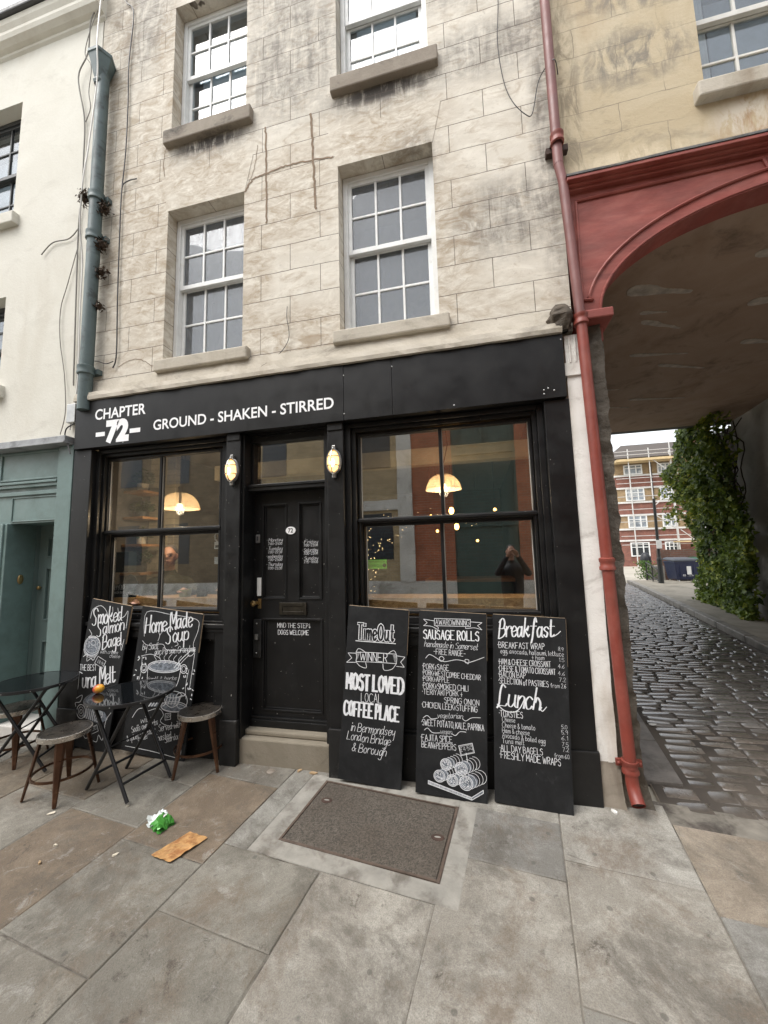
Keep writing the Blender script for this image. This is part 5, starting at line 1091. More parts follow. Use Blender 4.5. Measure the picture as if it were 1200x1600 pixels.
scrap(-1.30,-.04,.05,DRY,'dry pale leaf on the ground at the right end of the door step','dry_leaf'); scrap(-1.42,-.03,.035,DRY,'curled dry leaf beside the door step','dry_leaf'); scrap(1.52,1.22,.06,WHT,'white crumpled litter on the lane setts'); scrap(.78,-.10,.035,WHT,'small white card at the foot of the white pilaster')
scrap(-2.55,-1.0,.02,BUT,'cream fleck on the brown stained slab at left'); scrap(-2.5,-1.12,.022,DRY,'brown leaf fragment on the left brown slab','dry_leaf')
# inspection cover
CV = thing('inspection_cover', 'large rectangular inspection cover set in the paving before the chalkboards', 'manhole cover', (*wxy(-.65,-.55), gz(wxy(-.65,-.55)[1])))
mb = MB(); cl = []
slab(mb, cl, -1.12,-.18,-.832,-.268,(0,0,0),g=0,top=.003,edge=.003); part('infill', mb, COVER, CV)
mb = MB(); cl = []
for a in ((-1.14,-1.124,-.85,-.25),(-.176,-.16,-.85,-.25),(-1.124,-.176,-.85,-.836),(-1.124,-.176,-.264,-.25)): slab(mb, cl, *a, (0,0,0), g=0, top=.005, edge=.002)
part('frame', mb, mat('rusty_cover_frame',(.085,.06,.045),.7,.3,14,(.17,.08,.05),4,.6,.72), CV)
mb = MB()
for u, v in ((-1.03,-.45),(-.235,-.55)):
    x, y = wxy(u, v); mb.lathe([(0,.006),(.032,.006),(.036,.0045),(.036,.001)], (x, y, gz(y)), 20, sx=1.1, sy=.8)
part('lifting_eye', mb, RUST, CV)
mb = MB()
for u, v in ((-1.03,-.45),(-.235,-.55)):
    x, y = wxy(u, v); mb.lathe([(0,.0075),(.008,.0075),(.009,.006)], (x, y, gz(y)), 10, sx=2.2, sy=.8)
part('key_hole', mb, mat('grit_in_keyhole',(.25,.235,.21),.9), CV)
mb = MB(); mb.lathe([(0,.004),(.03,.004),(.034,.001)], (*wxy(-1.62,-.27), gz(wxy(-1.62,-.27)[1])), 18); single('stop_tap_cover', mb, mat('worn_iron_disc',(.20,.17,.14),.6), 'small round stop tap cover in the slab near the door step', 'manhole cover', (*wxy(-1.62,-.27),0))

# ------------------------------------------------------------------ inside the cafe
SHADE = NT('ribbed_glass_shade'); t_ = SHADE.t
wv = SHADE.n('ShaderNodeTexWave'); SHADE.b.inputs['Base Color'].default_value = (.62,.52,.38,1); SHADE.b.inputs['Roughness'].default_value = .25
SHADE.b.inputs['Emission Color'].default_value = (1,.66,.36,1); SHADE.b.inputs['Emission Strength'].default_value = .07
tr = SHADE.n('ShaderNodeBsdfTransparent'); tr.inputs[0].default_value = (1,.93,.82,1); mx = SHADE.n('ShaderNodeMixShader'); mx.inputs[0].default_value = .38
SHADE.l(tr.outputs[0], mx.inputs[1]); SHADE.l(SHADE.b.outputs[0], mx.inputs[2]); SHADE.l(mx.outputs[0], SHADE.out.inputs[0])
BULB = emit('warm_bulb', (1,.62,.25), 14.0)
def pendant(x, y, z, r, label):
    t = thing('pendant_lamp', label, 'pendant lamp', (x,y,z), 'domed glass pendants in the café windows')
    m_ = MB(); n = 72; prof = [(r*math.cos(R(a)), r*.93*math.sin(R(a))) for a in range(0,84,7)]; vs = []
    for rr_, zz in prof:
        for k in range(n): q = 1+(.012 if k % 2 else -.012); vs.append((rr_*q*math.cos(2*math.pi*k/n), rr_*q*math.sin(2*math.pi*k/n), zz))
    m_.add(vs, [(i*n+k, i*n+(k+1) % n, (i+1)*n+(k+1) % n, (i+1)*n+k) for i in range(len(prof)-1) for k in range(n)], True); m_.lathe([(r*1.0,0),(r*1.05,-.004),(r*1.05,.008),(r,.01)], n=48); part('shade', m_, SHADE.m, t, local=True)
    b_ = MB(); b_.ball((0,0,.02), .027, .027, .034); part('bulb', b_, BULB, t, local=True)
    c_ = MB(); c_.lathe([(.0,r*.9),(.03,r*.9),(.024,r*.9+.06),(0,r*.9+.07)], n=12); c_.tube([(0,0,.05),(0,0,r*.9)], .014, 8); part('lamp_holder', c_, mat('dark_bronze',(.05,.04,.03),.5,metal=.5), t, local=True)
    pl_ = bpy.data.lights.new('pendant_glow','POINT'); pl_.energy = 10; pl_.color = (1,.75,.50); pl_.shadow_soft_size = .04; po = bpy.data.objects.new('pendant_glow', pl_); COL.objects.link(po); po.parent = t; po.location = (0,0,-.03)
    h_ = MB()
    for k in range(int((3.0-z-r)/.035)):
        zz = r*.95+.07+.035*k; h_.tube([(p[0] if k % 2 else 0, 0 if k % 2 else p[0], zz+p[1]) for p in ell(0,.016,.008,.022,8)]+[(.008 if k % 2 else 0, 0 if k % 2 else .008, zz+.016)], .0026, 4)
    h_.tube([(.01,0,r*.9+.1),(.05,0,r+.25),(.02,.02,3.02-z)], .004, 5); part('chain', h_, mat('dark_chain',(.03,.026,.02),.5), t, local=True)
pendant(-2.985,.42,2.195,.186,'lit ribbed glass dome pendant behind the left window'); pendant(-.245,.42,2.225,.150,'lit ribbed glass dome pendant behind the right window')
POT = mat('dark_plant_pot',(.03,.035,.04),.5); POTW = mat('pale_plant_pot',(.45,.42,.36),.7)
def plant(x, y, z, r, h, n, potm, pr, ph, label, hang=0.):
    t = thing('potted_plant', label, 'potted plant', (x,y,z), 'plants on the window shelves'); q = random.Random(int(z*1000)); ls = MB(); cols = []
    part('pot', MB().lathe([(0,0),(pr*.8,0),(pr,ph),(pr*.9,ph),(0,ph-.01)], n=18), potm, t, local=True)
    for i in range(n):
        a = q.uniform(0,6.28); d = r*math.sqrt(q.random()); p = Vector((d*math.cos(a)*1.15, d*math.sin(a)*.55, ph+h*q.uniform(.02,1)*(1-.5*d/r)-hang*d))
        u = Vector((math.cos(a)+q.gauss(0,.4), math.sin(a)+q.gauss(0,.4), q.uniform(-.5,.9))).normalized(); b = u.cross(Vector((q.gauss(0,1),q.gauss(0,1),1))).normalized(); s_ = q.uniform(.018,.036)
        n0 = len(ls.f); ls.add([p-u*s_, p+b*s_*.42, p+u*s_, p-b*s_*.42], [(0,1,2,3)]); cols += [(q.random(),0,0)]*(len(ls.f)-n0)
    o = part('foliage', ls, PLANTLEAF, t, local=True); colour_attr(o, cols)
for k, z in enumerate((2.445,2.15,1.845,1.535)):
    single('wall_shelf', MB().box(-3.80,-3.53,.50,.78,z-.028,z), WOODLT, ['topmost pine shelf behind the left window','second pine shelf from the top behind the left window','third pine shelf from the top behind the left window','lowest pine shelf behind the left window'][k], 'shelf', (-3.5,.6,z-.028), 'pine shelves in the left window', .003)
plant(-3.665,.62,2.445,.12,.20,200,POTW,.06,.09,'trailing plant in pale pot on the topmost window shelf'); plant(-3.665,.62,2.15,.13,.17,240,POT,.075,.06,'dark bushy plant in low dark pot on the second window shelf')
plant(-3.655,.62,1.845,.12,.12,160,POTW,.055,.11,'spreading plant in pale pot on the third window shelf',.3); plant(-3.665,.62,1.535,.12,.20,160,POT,.07,.10,'spiky plant in dark pot on the lowest window shelf')
PU = thing('chalk_poster', 'dark poster reading PUPPYCINO leaning inside the left window', 'poster', (-3.5,.30,1.295))
TEALB = mat('dark_teal_board',(.008,.022,.032),.6)
mb = MB(); mb.prism([(-3.620,1.30),(-3.325,1.30),(-3.325,1.38),(-3.300,1.44),(-3.330,1.50),(-3.400,1.53),(-3.460,1.50),(-3.480,1.44),(-3.620,1.42)], .25,.262); part('board', mb, TEALB, PU)
mb = MB(); lettering(mb,'PUPPYCINO','B',-3.615,1.372,-3.460,1.383,.045,.2490,wmul=.7); lettering(mb,'available here','S',-3.610,1.335,-3.470,1.34,.03,.2490,wmul=1.3); lettering(mb,'£1.5','C',-3.420,1.31,-3.370,1.335,.035,.2490); part('lettering', mb, CHALK, PU)
mb = MB(); mb.box(-3.74,-3.52,.34,.44,1.545,1.76); single('teal_box', mb, TEALB, 'dark teal box standing above the poster in the left window', 'box', (-3.510,.35,1.545), bevel=.006)
# stickers on glass
SK = thing('window_sticker', 'white dog welcome heart sticker at the right edge of the left window', 'sticker', (-2.31,.165,1.75))
mb = MB(); mb.box(-2.37,-2.262,.1635,.1645,1.755,1.82); part('card', mb, PLASTW, SK)
mb = MB(); hp = [(.0,-.05),(.05,.0),(.055,.03),(.04,.055),(.015,.055),(0,.035),(-.015,.055),(-.04,.055),(-.055,.03),(-.05,0)]
mb.ribbon([(-2.313+x, 1.845+y) for x, y in hp], .016, .1632, close=True); part('heart', mb, CHALK, SK)
mb = MB(); mb.box(-2.36,-2.27,.1625,.1634,1.765,1.79); part('text_strip', mb, TEALB, SK)
single('window_sticker', MB().box(-2.366,-2.266,.1635,.1645,1.615,1.68), mat('grey_card',(.42,.43,.44),.5), 'small grey notice below the heart sticker in the left window', 'sticker', (-2.316,.165,1.615))
mb = MB(); mb.box(-2.36,-2.20,.5,.7,1.30,1.58); single('display_rack', mb, mat('dark_rack',(.015,.02,.024),.5), 'dark leaflet rack at the right end of the window counter', 'rack', (-2.3,.6,1.30), bevel=.01)
HG = thing('hygiene_sticker', 'green food hygiene rating sticker with a five at the left of the right window', 'sticker', (-.8,.165,1.54))
mb = MB(); mb.box(-.893,-.722,.1635,.1645,1.545,1.622); part('card', mb, mat('lime_green_card',(.24,.72,.06),.5,.03,bump=0), HG)
BKV = mat('black_print',(.01,.012,.01),.5,bump=0)
mb = MB(); lettering(mb,'FOOD HYGIENE RATING','C',-.885,1.600,-.735,1.600,.012,.1630,wmul=1.2)
for k in range(5): line(mb, ell(-.877+.026*k,1.572,.009,.009,12), .002, .1630, True, 2); lettering(mb, str(k), 'P', -.880+.026*k,1.567,-.875+.026*k,1.567,.010,.1630)
lettering(mb,'VERY GOOD','C',-.77,1.548,-.735,1.548,.006,.1630); poly(mb, ell(-.742,1.573,.016,.016,18), .1629); part('print', mb, BKV, HG)
mb = MB(); lettering(mb,'5','C',-.747,1.564,-.737,1.564,.018,.1622); part('numeral', mb, mat('lime_print',(.3,.7,.1),.5,bump=0), HG)
# cafe fittings seen through the right window
mb = MB(); mb.box(-.75,.55,3.3,3.9,.25,1.2); single('bar_counter', mb, mat('teal_counter',(.012,.04,.042),.5), 'teal fronted bar counter deep inside the café', 'counter', (0,3.6,.25), bevel=.01)
mb = MB(); mb.box(-.80,.58,3.25,3.95,1.2,1.25); single('counter_top', mb, WOODLT, 'wooden top of the teal bar counter', 'counter top', (0,3.6,1.2), bevel=.006)
for i,(x,y,z) in enumerate(((-.28,2.2,2.22),(-.25,2.9,2.05),(.05,3.6,1.85),(.30,2.6,2.25),(-.60,2.6,2.2),(-.55,3.0,2.0))):
    t = thing('filament_bulb', ['hanging filament bulb nearest the right window','filament bulb behind the nearest one','lowest filament bulb over the bar','filament bulb at the right inside the café','filament bulb at the left inside the café','filament bulb left of centre deep in the café'][i], 'light bulb', (x,y,z), 'filament bulbs inside the café')
    part('bulb', MB().ball((0,0,0), .034,.034,.048) if i in (0,1) else MB().ball((0,0,0), .022), emit('filament_glow_%d'%i,(1,.5,.13), 10 if i < 2 else 6), t, local=True); part('flex', MB().tube([(0,0,.05),(0,0,3.02-z)], .004, 5), CABLEB, t, local=True)
FL = thing('fairy_lights', 'string of tiny warm fairy lights draped inside the right window', 'string lights', (-.5,.5,1.9))
wire = MB(); bl = MB(); q = random.Random(9)
pathA = smooth([(-.90,.5,1.5),(-.87,.5,1.75),(-.75,.55,1.80),(-.62,.6,1.95),(-.82,.6,2.02),(-.55,.7,2.03),(-.30,.8,1.98),(-.05,.9,1.93),(.15,1.0,2.02),(.35,1.0,1.98)], 12); wire.tube(pathA, .0015, 4)
for p in pathA: 
    if q.random() < .6: bl.ball((p[0]+q.gauss(0,.02), p[1]+q.gauss(0,.03), p[2]+q.gauss(0,.03)), .0021, n=5, m=4)
pathB = smooth([(-.93,.4,1.9),(-.92,.4,1.7),(-.93,.4,1.5),(-.90,.4,1.32)], 8); wire.tube(pathB, .0015, 4)
for p in pathB: bl.ball((p[0]+q.gauss(0,.03), p[1], p[2]+q.gauss(0,.02)), .0021, n=5, m=4)
part('wire', wire, CABLEB, FL); part('bulbs', bl, emit('fairy_glow',(1,.66,.30), 6), FL)['kind'] = 'stuff'
# people at the window
SKIN = mat('skin',(.42,.23,.16),.5,.08,20,bump=.05); HAIR = mat('grey_hair',(.10,.09,.08),.7,.3,60); COAT = mat('dark_green_coat',(.022,.025,.014),.75,.2,10,bump=.3); BLUES = mat('blue_jacket',(.03,.16,.34),.7,.15,10); TROU = mat('dark_trousers',(.02,.02,.025),.8)
def fused(name, m, parent, caps, balls, vox=.012, sm=4, extra=None):
    mb = MB()
    for a, b, ra, rb in caps:
        a = Vector(a); b = Vector(b); n = 8; mb.tube([a.lerp(b, i/n) for i in range(n+1)], [ra+(rb-ra)*i/n for i in range(n+1)], 14); mb.ball(a, ra, n=14, m=10); mb.ball(b, rb, n=14, m=10)
    for c, rx, ry, rz in balls: mb.ball(c, rx, ry, rz, 18, 12)
    o = part(name, mb, m, parent, local=True)
    r = o.modifiers.new('remesh','REMESH'); r.mode = 'VOXEL'; r.voxel_size = vox; r.use_smooth_shade = True
    s_ = o.modifiers.new('smooth','SMOOTH'); s_.factor = .5; s_.iterations = sm
    return o
def person(label, loc, rz, coat, hand_t, elbow, hairm, hand2=None, elbow2=None, stand=False):
    t = thing('person', label, 'person', loc); t.rotation_euler = (0,0,rz)
    hd_ = Vector((0,-.05,1.46)); sh = 1.16; H1 = Vector(hand_t); E1 = Vector(elbow)
    caps = [((0,.02,sh+.02),(0,-.03,1.38),.062,.055)]
    balls = [(hd_, .076,.095,.108),(hd_+Vector((0,-.03,-.055)),.058,.062,.065),(hd_+Vector((0,-.045,-.09)),.035,.04,.03),(hd_+Vector((0,-.098,-.018)),.014,.022,.022),(hd_+Vector((0,-.09,.005)),.010,.014,.03),
             (hd_+Vector((.079,.01,-.012)),.012,.022,.032),(hd_+Vector((-.079,.01,-.012)),.012,.022,.032),(hd_+Vector((.032,-.078,.026)),.024,.014,.011),(hd_+Vector((-.032,-.078,.026)),.024,.014,.011),(hd_+Vector((0,-.09,-.062)),.022,.012,.009)]
    for hp, ep in ((H1, E1),(Vector(hand2 or (-.22,-.30,.99)), Vector(elbow2 or (-.27,-.05,.93)))):
        d = (hp-ep).normalized(); sd_ = d.cross(Vector((0,0,1))).normalized()
        caps.append((ep.lerp(hp,.7), hp, .032, .030)); caps.append((hp, hp+d*.07, .034, .036))
        for k, L_ in enumerate((.062,.072,.068,.052)):
            b = hp+d*.075+sd_*(.030-.020*k); caps.append((b, b+d*L_*.6+Vector((0,0,-.006)), .0095,.009)); caps.append((b+d*L_*.6+Vector((0,0,-.006)), b+d*L_+Vector((0,0,-.024)), .009,.008))
        b = hp+d*.02+sd_*.036; caps.append((b, b+d*.03+sd_*.022, .012,.010)); caps.append((b+d*.03+sd_*.022, b+d*.062+sd_*.018, .010,.009))
    fused('body', SKIN, t, caps, balls, .009, 3)
    cc = [((-.155,.03,sh),(.155,.03,sh),.075,.075),((0,.02,.75),(0,.02,sh-.04),.17,.165),((.05,.02,.72),(.09,.0,sh-.05),.14,.12),((-.05,.02,.72),(-.09,.0,sh-.05),.14,.12),((0,.02,.52),(0,.02,.75),.17,.17),((0,.02,sh),(0,-.005,sh+.11),.095,.072)]
    for hp, ep, sx in ((H1,E1,1 if E1.x > 0 else -1),(Vector(hand2 or (-.22,-.30,.99)), Vector(elbow2 or (-.27,-.05,.93)),-1 if E1.x > 0 else 1)):
        cc += [((.17*sx,.03,sh-.01), ep, .075,.058),(ep, ep.lerp(hp,.86), .056,.043)]
    fused('coat', coat, t, cc, [], .014, 5)
    lg = [((.09,.0,.52),(.11,-.38,.55),.085,.07),((-.09,.0,.52),(-.11,-.38,.55),.085,.07),((.11,-.38,.55),(.11,-.33,.14),.065,.045),((-.11,-.38,.55),(-.11,-.33,.14),.065,.045),((.11,-.33,.09),(.11,-.48,.06),.045,.038),((-.11,-.33,.09),(-.11,-.48,.06),.045,.038)]
    if stand: lg = [((.08,.02,.55),(.10,.0,.14),.085,.062),((-.08,.02,.55),(-.10,.0,.14),.085,.062),((.10,.0,.14),(.11,.02,-.26),.06,.042),((-.10,.0,.14),(-.11,.02,-.26),.06,.042),((.11,.03,-.275),(.12,-.13,-.285),.04,.034),((-.11,.03,-.275),(-.12,-.13,-.285),.04,.034)]
    fused('trousers', TROU, t, lg, [], .016, 4)
    hb = [(hd_+Vector((0,.022,.038)),.081,.088,.086),(hd_+Vector((.05,.04,-.005)),.034,.045,.05),(hd_+Vector((-.05,.04,-.005)),.034,.045,.05),(hd_+Vector((0,.06,-.03)),.06,.045,.06)]
    fused('hair', hairm, t, [], hb, .010, 2)
    ey = MB()
    for sx in (-1,1): ey.ball(hd_+Vector((.031*sx,-.086,.006)), .012,.009,.008)
    part('eyes', ey, mat('eye_dark',(.03,.02,.015),.2), t, local=True)
    mo = MB(); mo.ball(hd_+Vector((0,-.099,-.060)), .022,.005,.005); part('mouth', mo, mat('lips',(.20,.07,.055),.5), t, local=True)
    return t
pm_ = person('grey haired man in a dark green coat sitting behind the left window', (-3.275,.63,.25), R(30), COAT, (.24,-.38,1.085), (.31,-.10,1.02), HAIR)
person('person in a dark jacket standing on the pavement, seen reflected in the café window', (.62,-3.95,gz(-3.95)+.32), R(180), mat('dark_jacket',(.012,.013,.016),.7,.2), (.07,-.34,1.40), (.26,-.16,1.08), mat('dark_hair',(.015,.012,.01),.6), (-.07,-.34,1.40), (-.26,-.16,1.08), True)
gl = MB(); hd_ = Vector((0,-.05,1.46))
for sx in (-1,1): gl.tube([(hd_.x+.031*sx+.024*math.cos(R(q)), hd_.y-.100, hd_.z+.006+.017*math.sin(R(q))) for q in range(0,361,30)], .002, 5); gl.tube([(.055*sx,hd_.y-.099,hd_.z+.008),(.079*sx,hd_.y-.02,hd_.z+.008),(.081*sx,hd_.y+.02,hd_.z+.0)], .002, 5)
gl.tube([(-.008,hd_.y-.101,hd_.z+.01),(.008,hd_.y-.101,hd_.z+.01)], .002, 5); part('glasses', gl, BLKMET, pm_, local=True)
person('person in a blue jacket mostly hidden behind the post left of the door', (-2.12,.75,.25), R(20), BLUES, (-.36,-.24,1.10), (-.22,.0,1.03), mat('brown_hair',(.03,.018,.012),.6), (.2,-.3,1.0), (.27,-.05,.95))
mb = MB(); mb.beam((-2.60,.52,1.375),(-2.51,.46,1.345),.07,.008); single('mobile_phone', mb, BLKMET, 'dark phone held by the person in the blue jacket', 'phone', (-2.55,.49,1.36), bevel=.002)
mb = MB(); mb.lathe([(0,0),(.05,0),(.062,.055),(.06,.07),(.052,.06),(0,.02)], (-2.84,.36,1.297), 20); single('cup', mb, mat('lime_cup',(.25,.27,.08),.5), 'lime green cup on the window counter by the man in the green coat', 'cup', (-2.84,.36,1.297))
mb = MB(); mb.lathe([(0,0),(.05,0),(.052,.085),(.047,.085),(.045,.01),(0,.01)], (-2.66,.38,1.297), 20); single('mug', mb, mat('dark_mug',(.02,.024,.028),.3), 'dark mug on the window counter below the phone', 'cup', (-2.66,.38,1.297))
for i, (x, y) in enumerate(((-3.265,.65),(-2.12,.77))):
    t = thing('bar_stool', ['tall stool under the man in the green coat','tall stool under the person in the blue jacket'][i], 'stool', (x,y,.25), 'tall stools inside the café'); part('seat', MB().lathe([(0,.40),(.16,.40),(.16,.37),(0,.37)], n=20), WOODLT, t, local=True)
    for k in range(4): a = R(45+90*k); part('leg', MB().tube([(.12*math.cos(a),.12*math.sin(a),.37),(.17*math.cos(a),.17*math.sin(a),0)], .012, 8), BLKMET, t, local=True)

# ------------------------------------------------------------------ beyond the passage
IV = thing('ivy', 'thick dark green ivy hanging over the wall beyond the arch', 'climbing plant', (5.5,7.2,.3))
mb = MB(); cols = []; q = random.Random(21)
def leaf(p, nrm, s_, shade):
    u = nrm.cross(Vector((q.gauss(0,1),q.gauss(0,1),q.gauss(0,1)))).normalized(); v = nrm.cross(u).normalized(); n0 = len(mb.f)
    vs = [p-u*s_*.15, p-u*s_*.1+v*s_*.55+nrm*s_*.12, p+u*s_*.35+v*s_*.30, p+u*s_, p+u*s_*.35-v*s_*.30, p-u*s_*.1-v*s_*.55+nrm*s_*.12]
    mb.add(vs, [(0,1,2),(0,2,3),(0,3,4),(0,4,5)]); cols.extend([(shade,0,0)]*(len(mb.f)-n0))
def ivy_depth(y, z):           # how far the foliage stands off the wall
    b = .30+.30*math.exp(-((z-3.3)/1.0)**2)+.1*math.exp(-((z-4.2)/.5)**2)-.10*math.exp(-((z-1.6)/.5)**2)+.05*math.exp(-(z/.6)**2)
    return max(.12, b*(1+.5*noise.noise(Vector((y*1.1,z*1.3,4)))+.35*noise.noise(Vector((y*3,z*3,9)))))
for i in range(17000):
    y = 5.75+2.6*q.random()**1.2; z = gz(y)+.05+q.random()*4.9
    if z > 4.35+.75*noise.noise(Vector((y*1.5,0,2)))+ (0 if y > 6.5 else -.15) and y < 6.7: continue
    d = ivy_depth(y, z)*(1-.7*q.random()**2.2); wx = 5.25+.16*(y-5.7)
    cl_n = noise.noise(Vector((y*2.2, z*2.2, 7)))
    if cl_n < -.18 and q.random() < .85: continue
    p = Vector((wx-d, y+q.gauss(0,.04), z))
    nrm = Vector((-1+q.gauss(0,.5), -.35+q.gauss(0,.6), .45+q.gauss(0,.5))).normalized()
    leaf(p, nrm, q.uniform(.035,.115), min(1, max(0, .38+.55*cl_n+q.gauss(0,.26))))
for i in range(900):                                                     # loose sprays reaching over the lane
    k = i//75; by, bz = 6.4+.16*k, 2.3+1.2*((k*37 % 10)/10); t = (i % 75)/75
    p = Vector((5.2+.16*(by-5.7)-.35-.50*t, by+.25*t+q.gauss(0,.05), bz+.25*math.sin(t*3)-.2*t*t+q.gauss(0,.05))); leaf(p, Vector((-.6+q.gauss(0,.5),-.6+q.gauss(0,.5),.6+q.gauss(0,.5))).normalized(), q.uniform(.04,.08), q.uniform(.4,1))
iv = part('foliage', mb, LEAF, IV); colour_attr(iv, cols)
mb = MB()
for k in range(26):
    y = 5.8+q.random()*2.2; pts = []; x = 5.2+.16*(y-5.7)
    for j in range(9): pts.append((x-.05-.2*q.random()*(j/9), y+.05*j*q.gauss(0,.6), gz(y)+.1+j*.48))
    mb.tube(smooth(pts, 3), .012, 5)
part('stem', mb, mat('ivy_stem',(.05,.04,.028),.9), IV)
mb = MB(); mb.hull([(5.62,6.62),(5.95,6.62),(6.2,8.35),(5.88,8.35)], -.1, 4.3); single('garden_wall', mb, m_brick('old_dark_brick',(.14,.09,.06),(.10,.06,.045),(.11,.10,.085),'yz'), 'old brick wall carrying the ivy beyond the passage', 'wall', (6,8.6,0))
# rubbish bin
def bin_(loc, rz, sx, body, lid, label, paper=True):
    t = thing('wheeled_bin', label, 'wheelie bin', loc, 'large wheeled waste bins'); t.rotation_euler = (0,0,rz); t.scale = (.62,.70,.74)
    m_ = MB(); w_, d_ = .62*sx, .5; vs = []
    for z, k in ((.16,.82),(.22,.86),(.95,1.0),(.98,1.04),(1.05,1.04)): vs += [(-w_*k,-d_*k,z),(w_*k,-d_*k,z),(w_*k,d_*k,z),(-w_*k,d_*k,z)]
    m_.add(vs, [(4*i+j,4*i+(j+1) % 4,4*i+4+(j+1) % 4,4*i+4+j) for i in range(4) for j in range(4)]+[(3,2,1,0),(16,17,18,19)])
    for x in (-.35*sx,0,.35*sx): m_.box(x-.02,x+.02,-d_*.99,-d_*.8,.3,.9)
    part('body', m_, body, t, .012, local=True)
    m_ = MB(); vs = []
    for z, k in ((1.055,1.07),(1.10,1.07),(1.15,.98),(1.18,.80)): vs += [(-w_*k,-d_*k,z-.02),(w_*k,-d_*k,z-.02),(w_*k,d_*k,z+.05),(-w_*k,d_*k,z+.05)]
    m_.add(vs, [(4*i+j,4*i+(j+1) % 4,4*i+4+(j+1) % 4,4*i+4+j) for i in range(3) for j in range(4)]+[(3,2,1,0),(12,13,14,15)]); part('lid', m_, lid, t, .015, local=True)
    for x in (-.42*sx,.42*sx):
        for y in (-.34,.34): w2 = MB(); w2.tube([(x-.03,y,.085),(x+.03,y,.085)], .085, 14); part('wheel', w2, CHROME, t, local=True)
    if paper:
        pm = MB(); pm.box(-.02,.20,-.50,-.487,.42,.80); part('notice', pm, PLASTW, t, local=True)
        tx = MB(); lettering(tx,'020 7232 0661','B',-.22,.33,.38,.33,.085,-.455,wmul=.8); part('lettering', tx, LETTER, t, local=True)
    else:
        tx = MB(); tx.box(-.2,.2,-.50,-.487,.5,.6); part('notice', tx, PLASTW, t, local=True)
bin_((7.22,13.15,gz(13.1)), R(4), 1.0, mat('navy_bin_plastic',(.012,.018,.055),.4), mat('grey_bin_lid',(.05,.055,.065),.4), 'navy blue commercial waste bin with phone number and paper notice')
bin_((8.25,13.7,gz(13.7)), R(10), 1.0, mat('green_bin_plastic',(.012,.06,.028),.45), mat('green_bin_lid',(.015,.075,.035),.4), 'dark green waste bin half hidden behind the ivy', False)
P = thing('lamp_post', 'slim black post with a white notice beside the blue bin', 'post', (6.13,12.12,gz(12.1)))
mb = MB(); mb.tube([(6.13,12.12,gz(12.1)),(6.13,12.12,1.25)], .075, 14); mb.tube([(6.13,12.12,1.25),(6.15,12.12,3.35)], .045, 12); mb.lathe([(.075,1.2),(.085,1.24),(.05,1.32)], (6.13,12.12,0), 14); part('pole', mb, mat('dark_post_paint',(.018,.02,.02),.45), P)
mb = MB(); mb.box(6.06,6.22,12.035,12.06,1.62,1.91); part('notice', mb, PLASTW, P)
F = thing('handrail', 'low dark metal handrail left of the post', 'handrail', (5.9,12.5,.4)); RM = mat('dark_rail',(.03,.028,.026),.5)
mb = MB()
for a, b, zz in (((6.16,13.3),(6.09,12.2),.74),((6.16,13.3),(6.09,12.2),.34)): mb.tube([(a[0],a[1],gz(a[1])+zz),(b[0],b[1],gz(b[1])+zz-.19)], .022, 8)
part('rail', mb, RM, F)
for t in (0,.5,1): x, y = 6.16-.07*t, 13.3-1.1*t; part('rail_post', MB().tube([(x,y,gz(y)),(x,y,gz(y)+.76-.19*t)], .022, 8), RM, F)
mb = MB(); mb.box(7.0,11.5,14.2,14.5,-.1,1.56); single('low_brick_wall', mb, m_brick('brown_yard_brick',(.16,.075,.05),(.12,.06,.04),(.14,.125,.11)), 'low dark brick wall behind the bins', 'wall', (9,14.3,0))
mb = MB(); mb.box(6.62,7.0,13.9,14.5,-.1,.95); single('concrete_block', mb, mat('grey_concrete',(.27,.25,.22),.9), 'grey concrete pier at the end of the low brick wall', 'wall', (6.8,14.2,0), bevel=.01)
mb = MB(); cols = []
for i in range(500):
    p = Vector((6.35+q.gauss(0,.14), 13.9+q.gauss(0,.15), gz(13.9)+.1+.7*q.random())); leaf(p, Vector((q.gauss(0,1),q.gauss(0,1)-.5,q.gauss(0,1)+.5)).normalized(), .06, q.uniform(.3,.9))
o = single('shrub', mb, m_leaf('shrub_leaf',(.04,.09,.015),(.10,.18,.04),(.2,.26,.05)), 'small bright green shrub between handrail and post', 'shrub', (6.35,13.9,gz(13.9))); colour_attr(o, cols)
mb = MB(); mb.ball((6.65,14.6,1.15),.20,.2,.33); mb.tube([(6.65,14.6,.2),(6.65,14.6,1)], .05, 8); single('covered_parking_post', mb, mat('dark_cover',(.02,.022,.026),.5), 'dark covered bollard behind the post', 'bollard', (6.65,14.6,.3))

# apartment block under scaffolding
K = 1.25
def fx(x): return x*K
def fz(z): return 1.665+(z-1.665)*K
YB = 42.0
AB = thing('apartment_block', 'four storey banded brick apartment block with hipped roof beyond the lane', 'building', (fx(16),YB,-.3))
RB = m_brick('red_spandrel_brick',(.235,.085,.06),(.185,.065,.048),(.20,.16,.13)); YBR = m_brick('yellow_stock_brick',(.34,.235,.12),(.28,.19,.10),(.25,.21,.16))
xl, xr = fx(11.9), fx(34)
mb = MB(); mr = MB(); wb = MB()
for (za, zb, k) in ((-.3,2.30,'r'),(2.30,3.21,'r'),(3.21,4.36,'y'),(4.36,5.44,'r'),(5.44,6.65,'y'),(6.65,7.71,'r'),(7.71,8.95,'y')):
    (mr if k == 'r' else mb).box(xl, xr, YB, YB+9, fz(za), fz(zb))
for z in (2.26,3.20,4.37,5.44,6.65,7.71): wb.box(xl-.08, xr, YB-.12, YB+.1, fz(z)-.09, fz(z)+.09)
part('wall', mr, RB, AB); part('wall', mb, YBR, AB); part('band', wb, mat('white_band_paint',(.60,.59,.57),.7), AB)
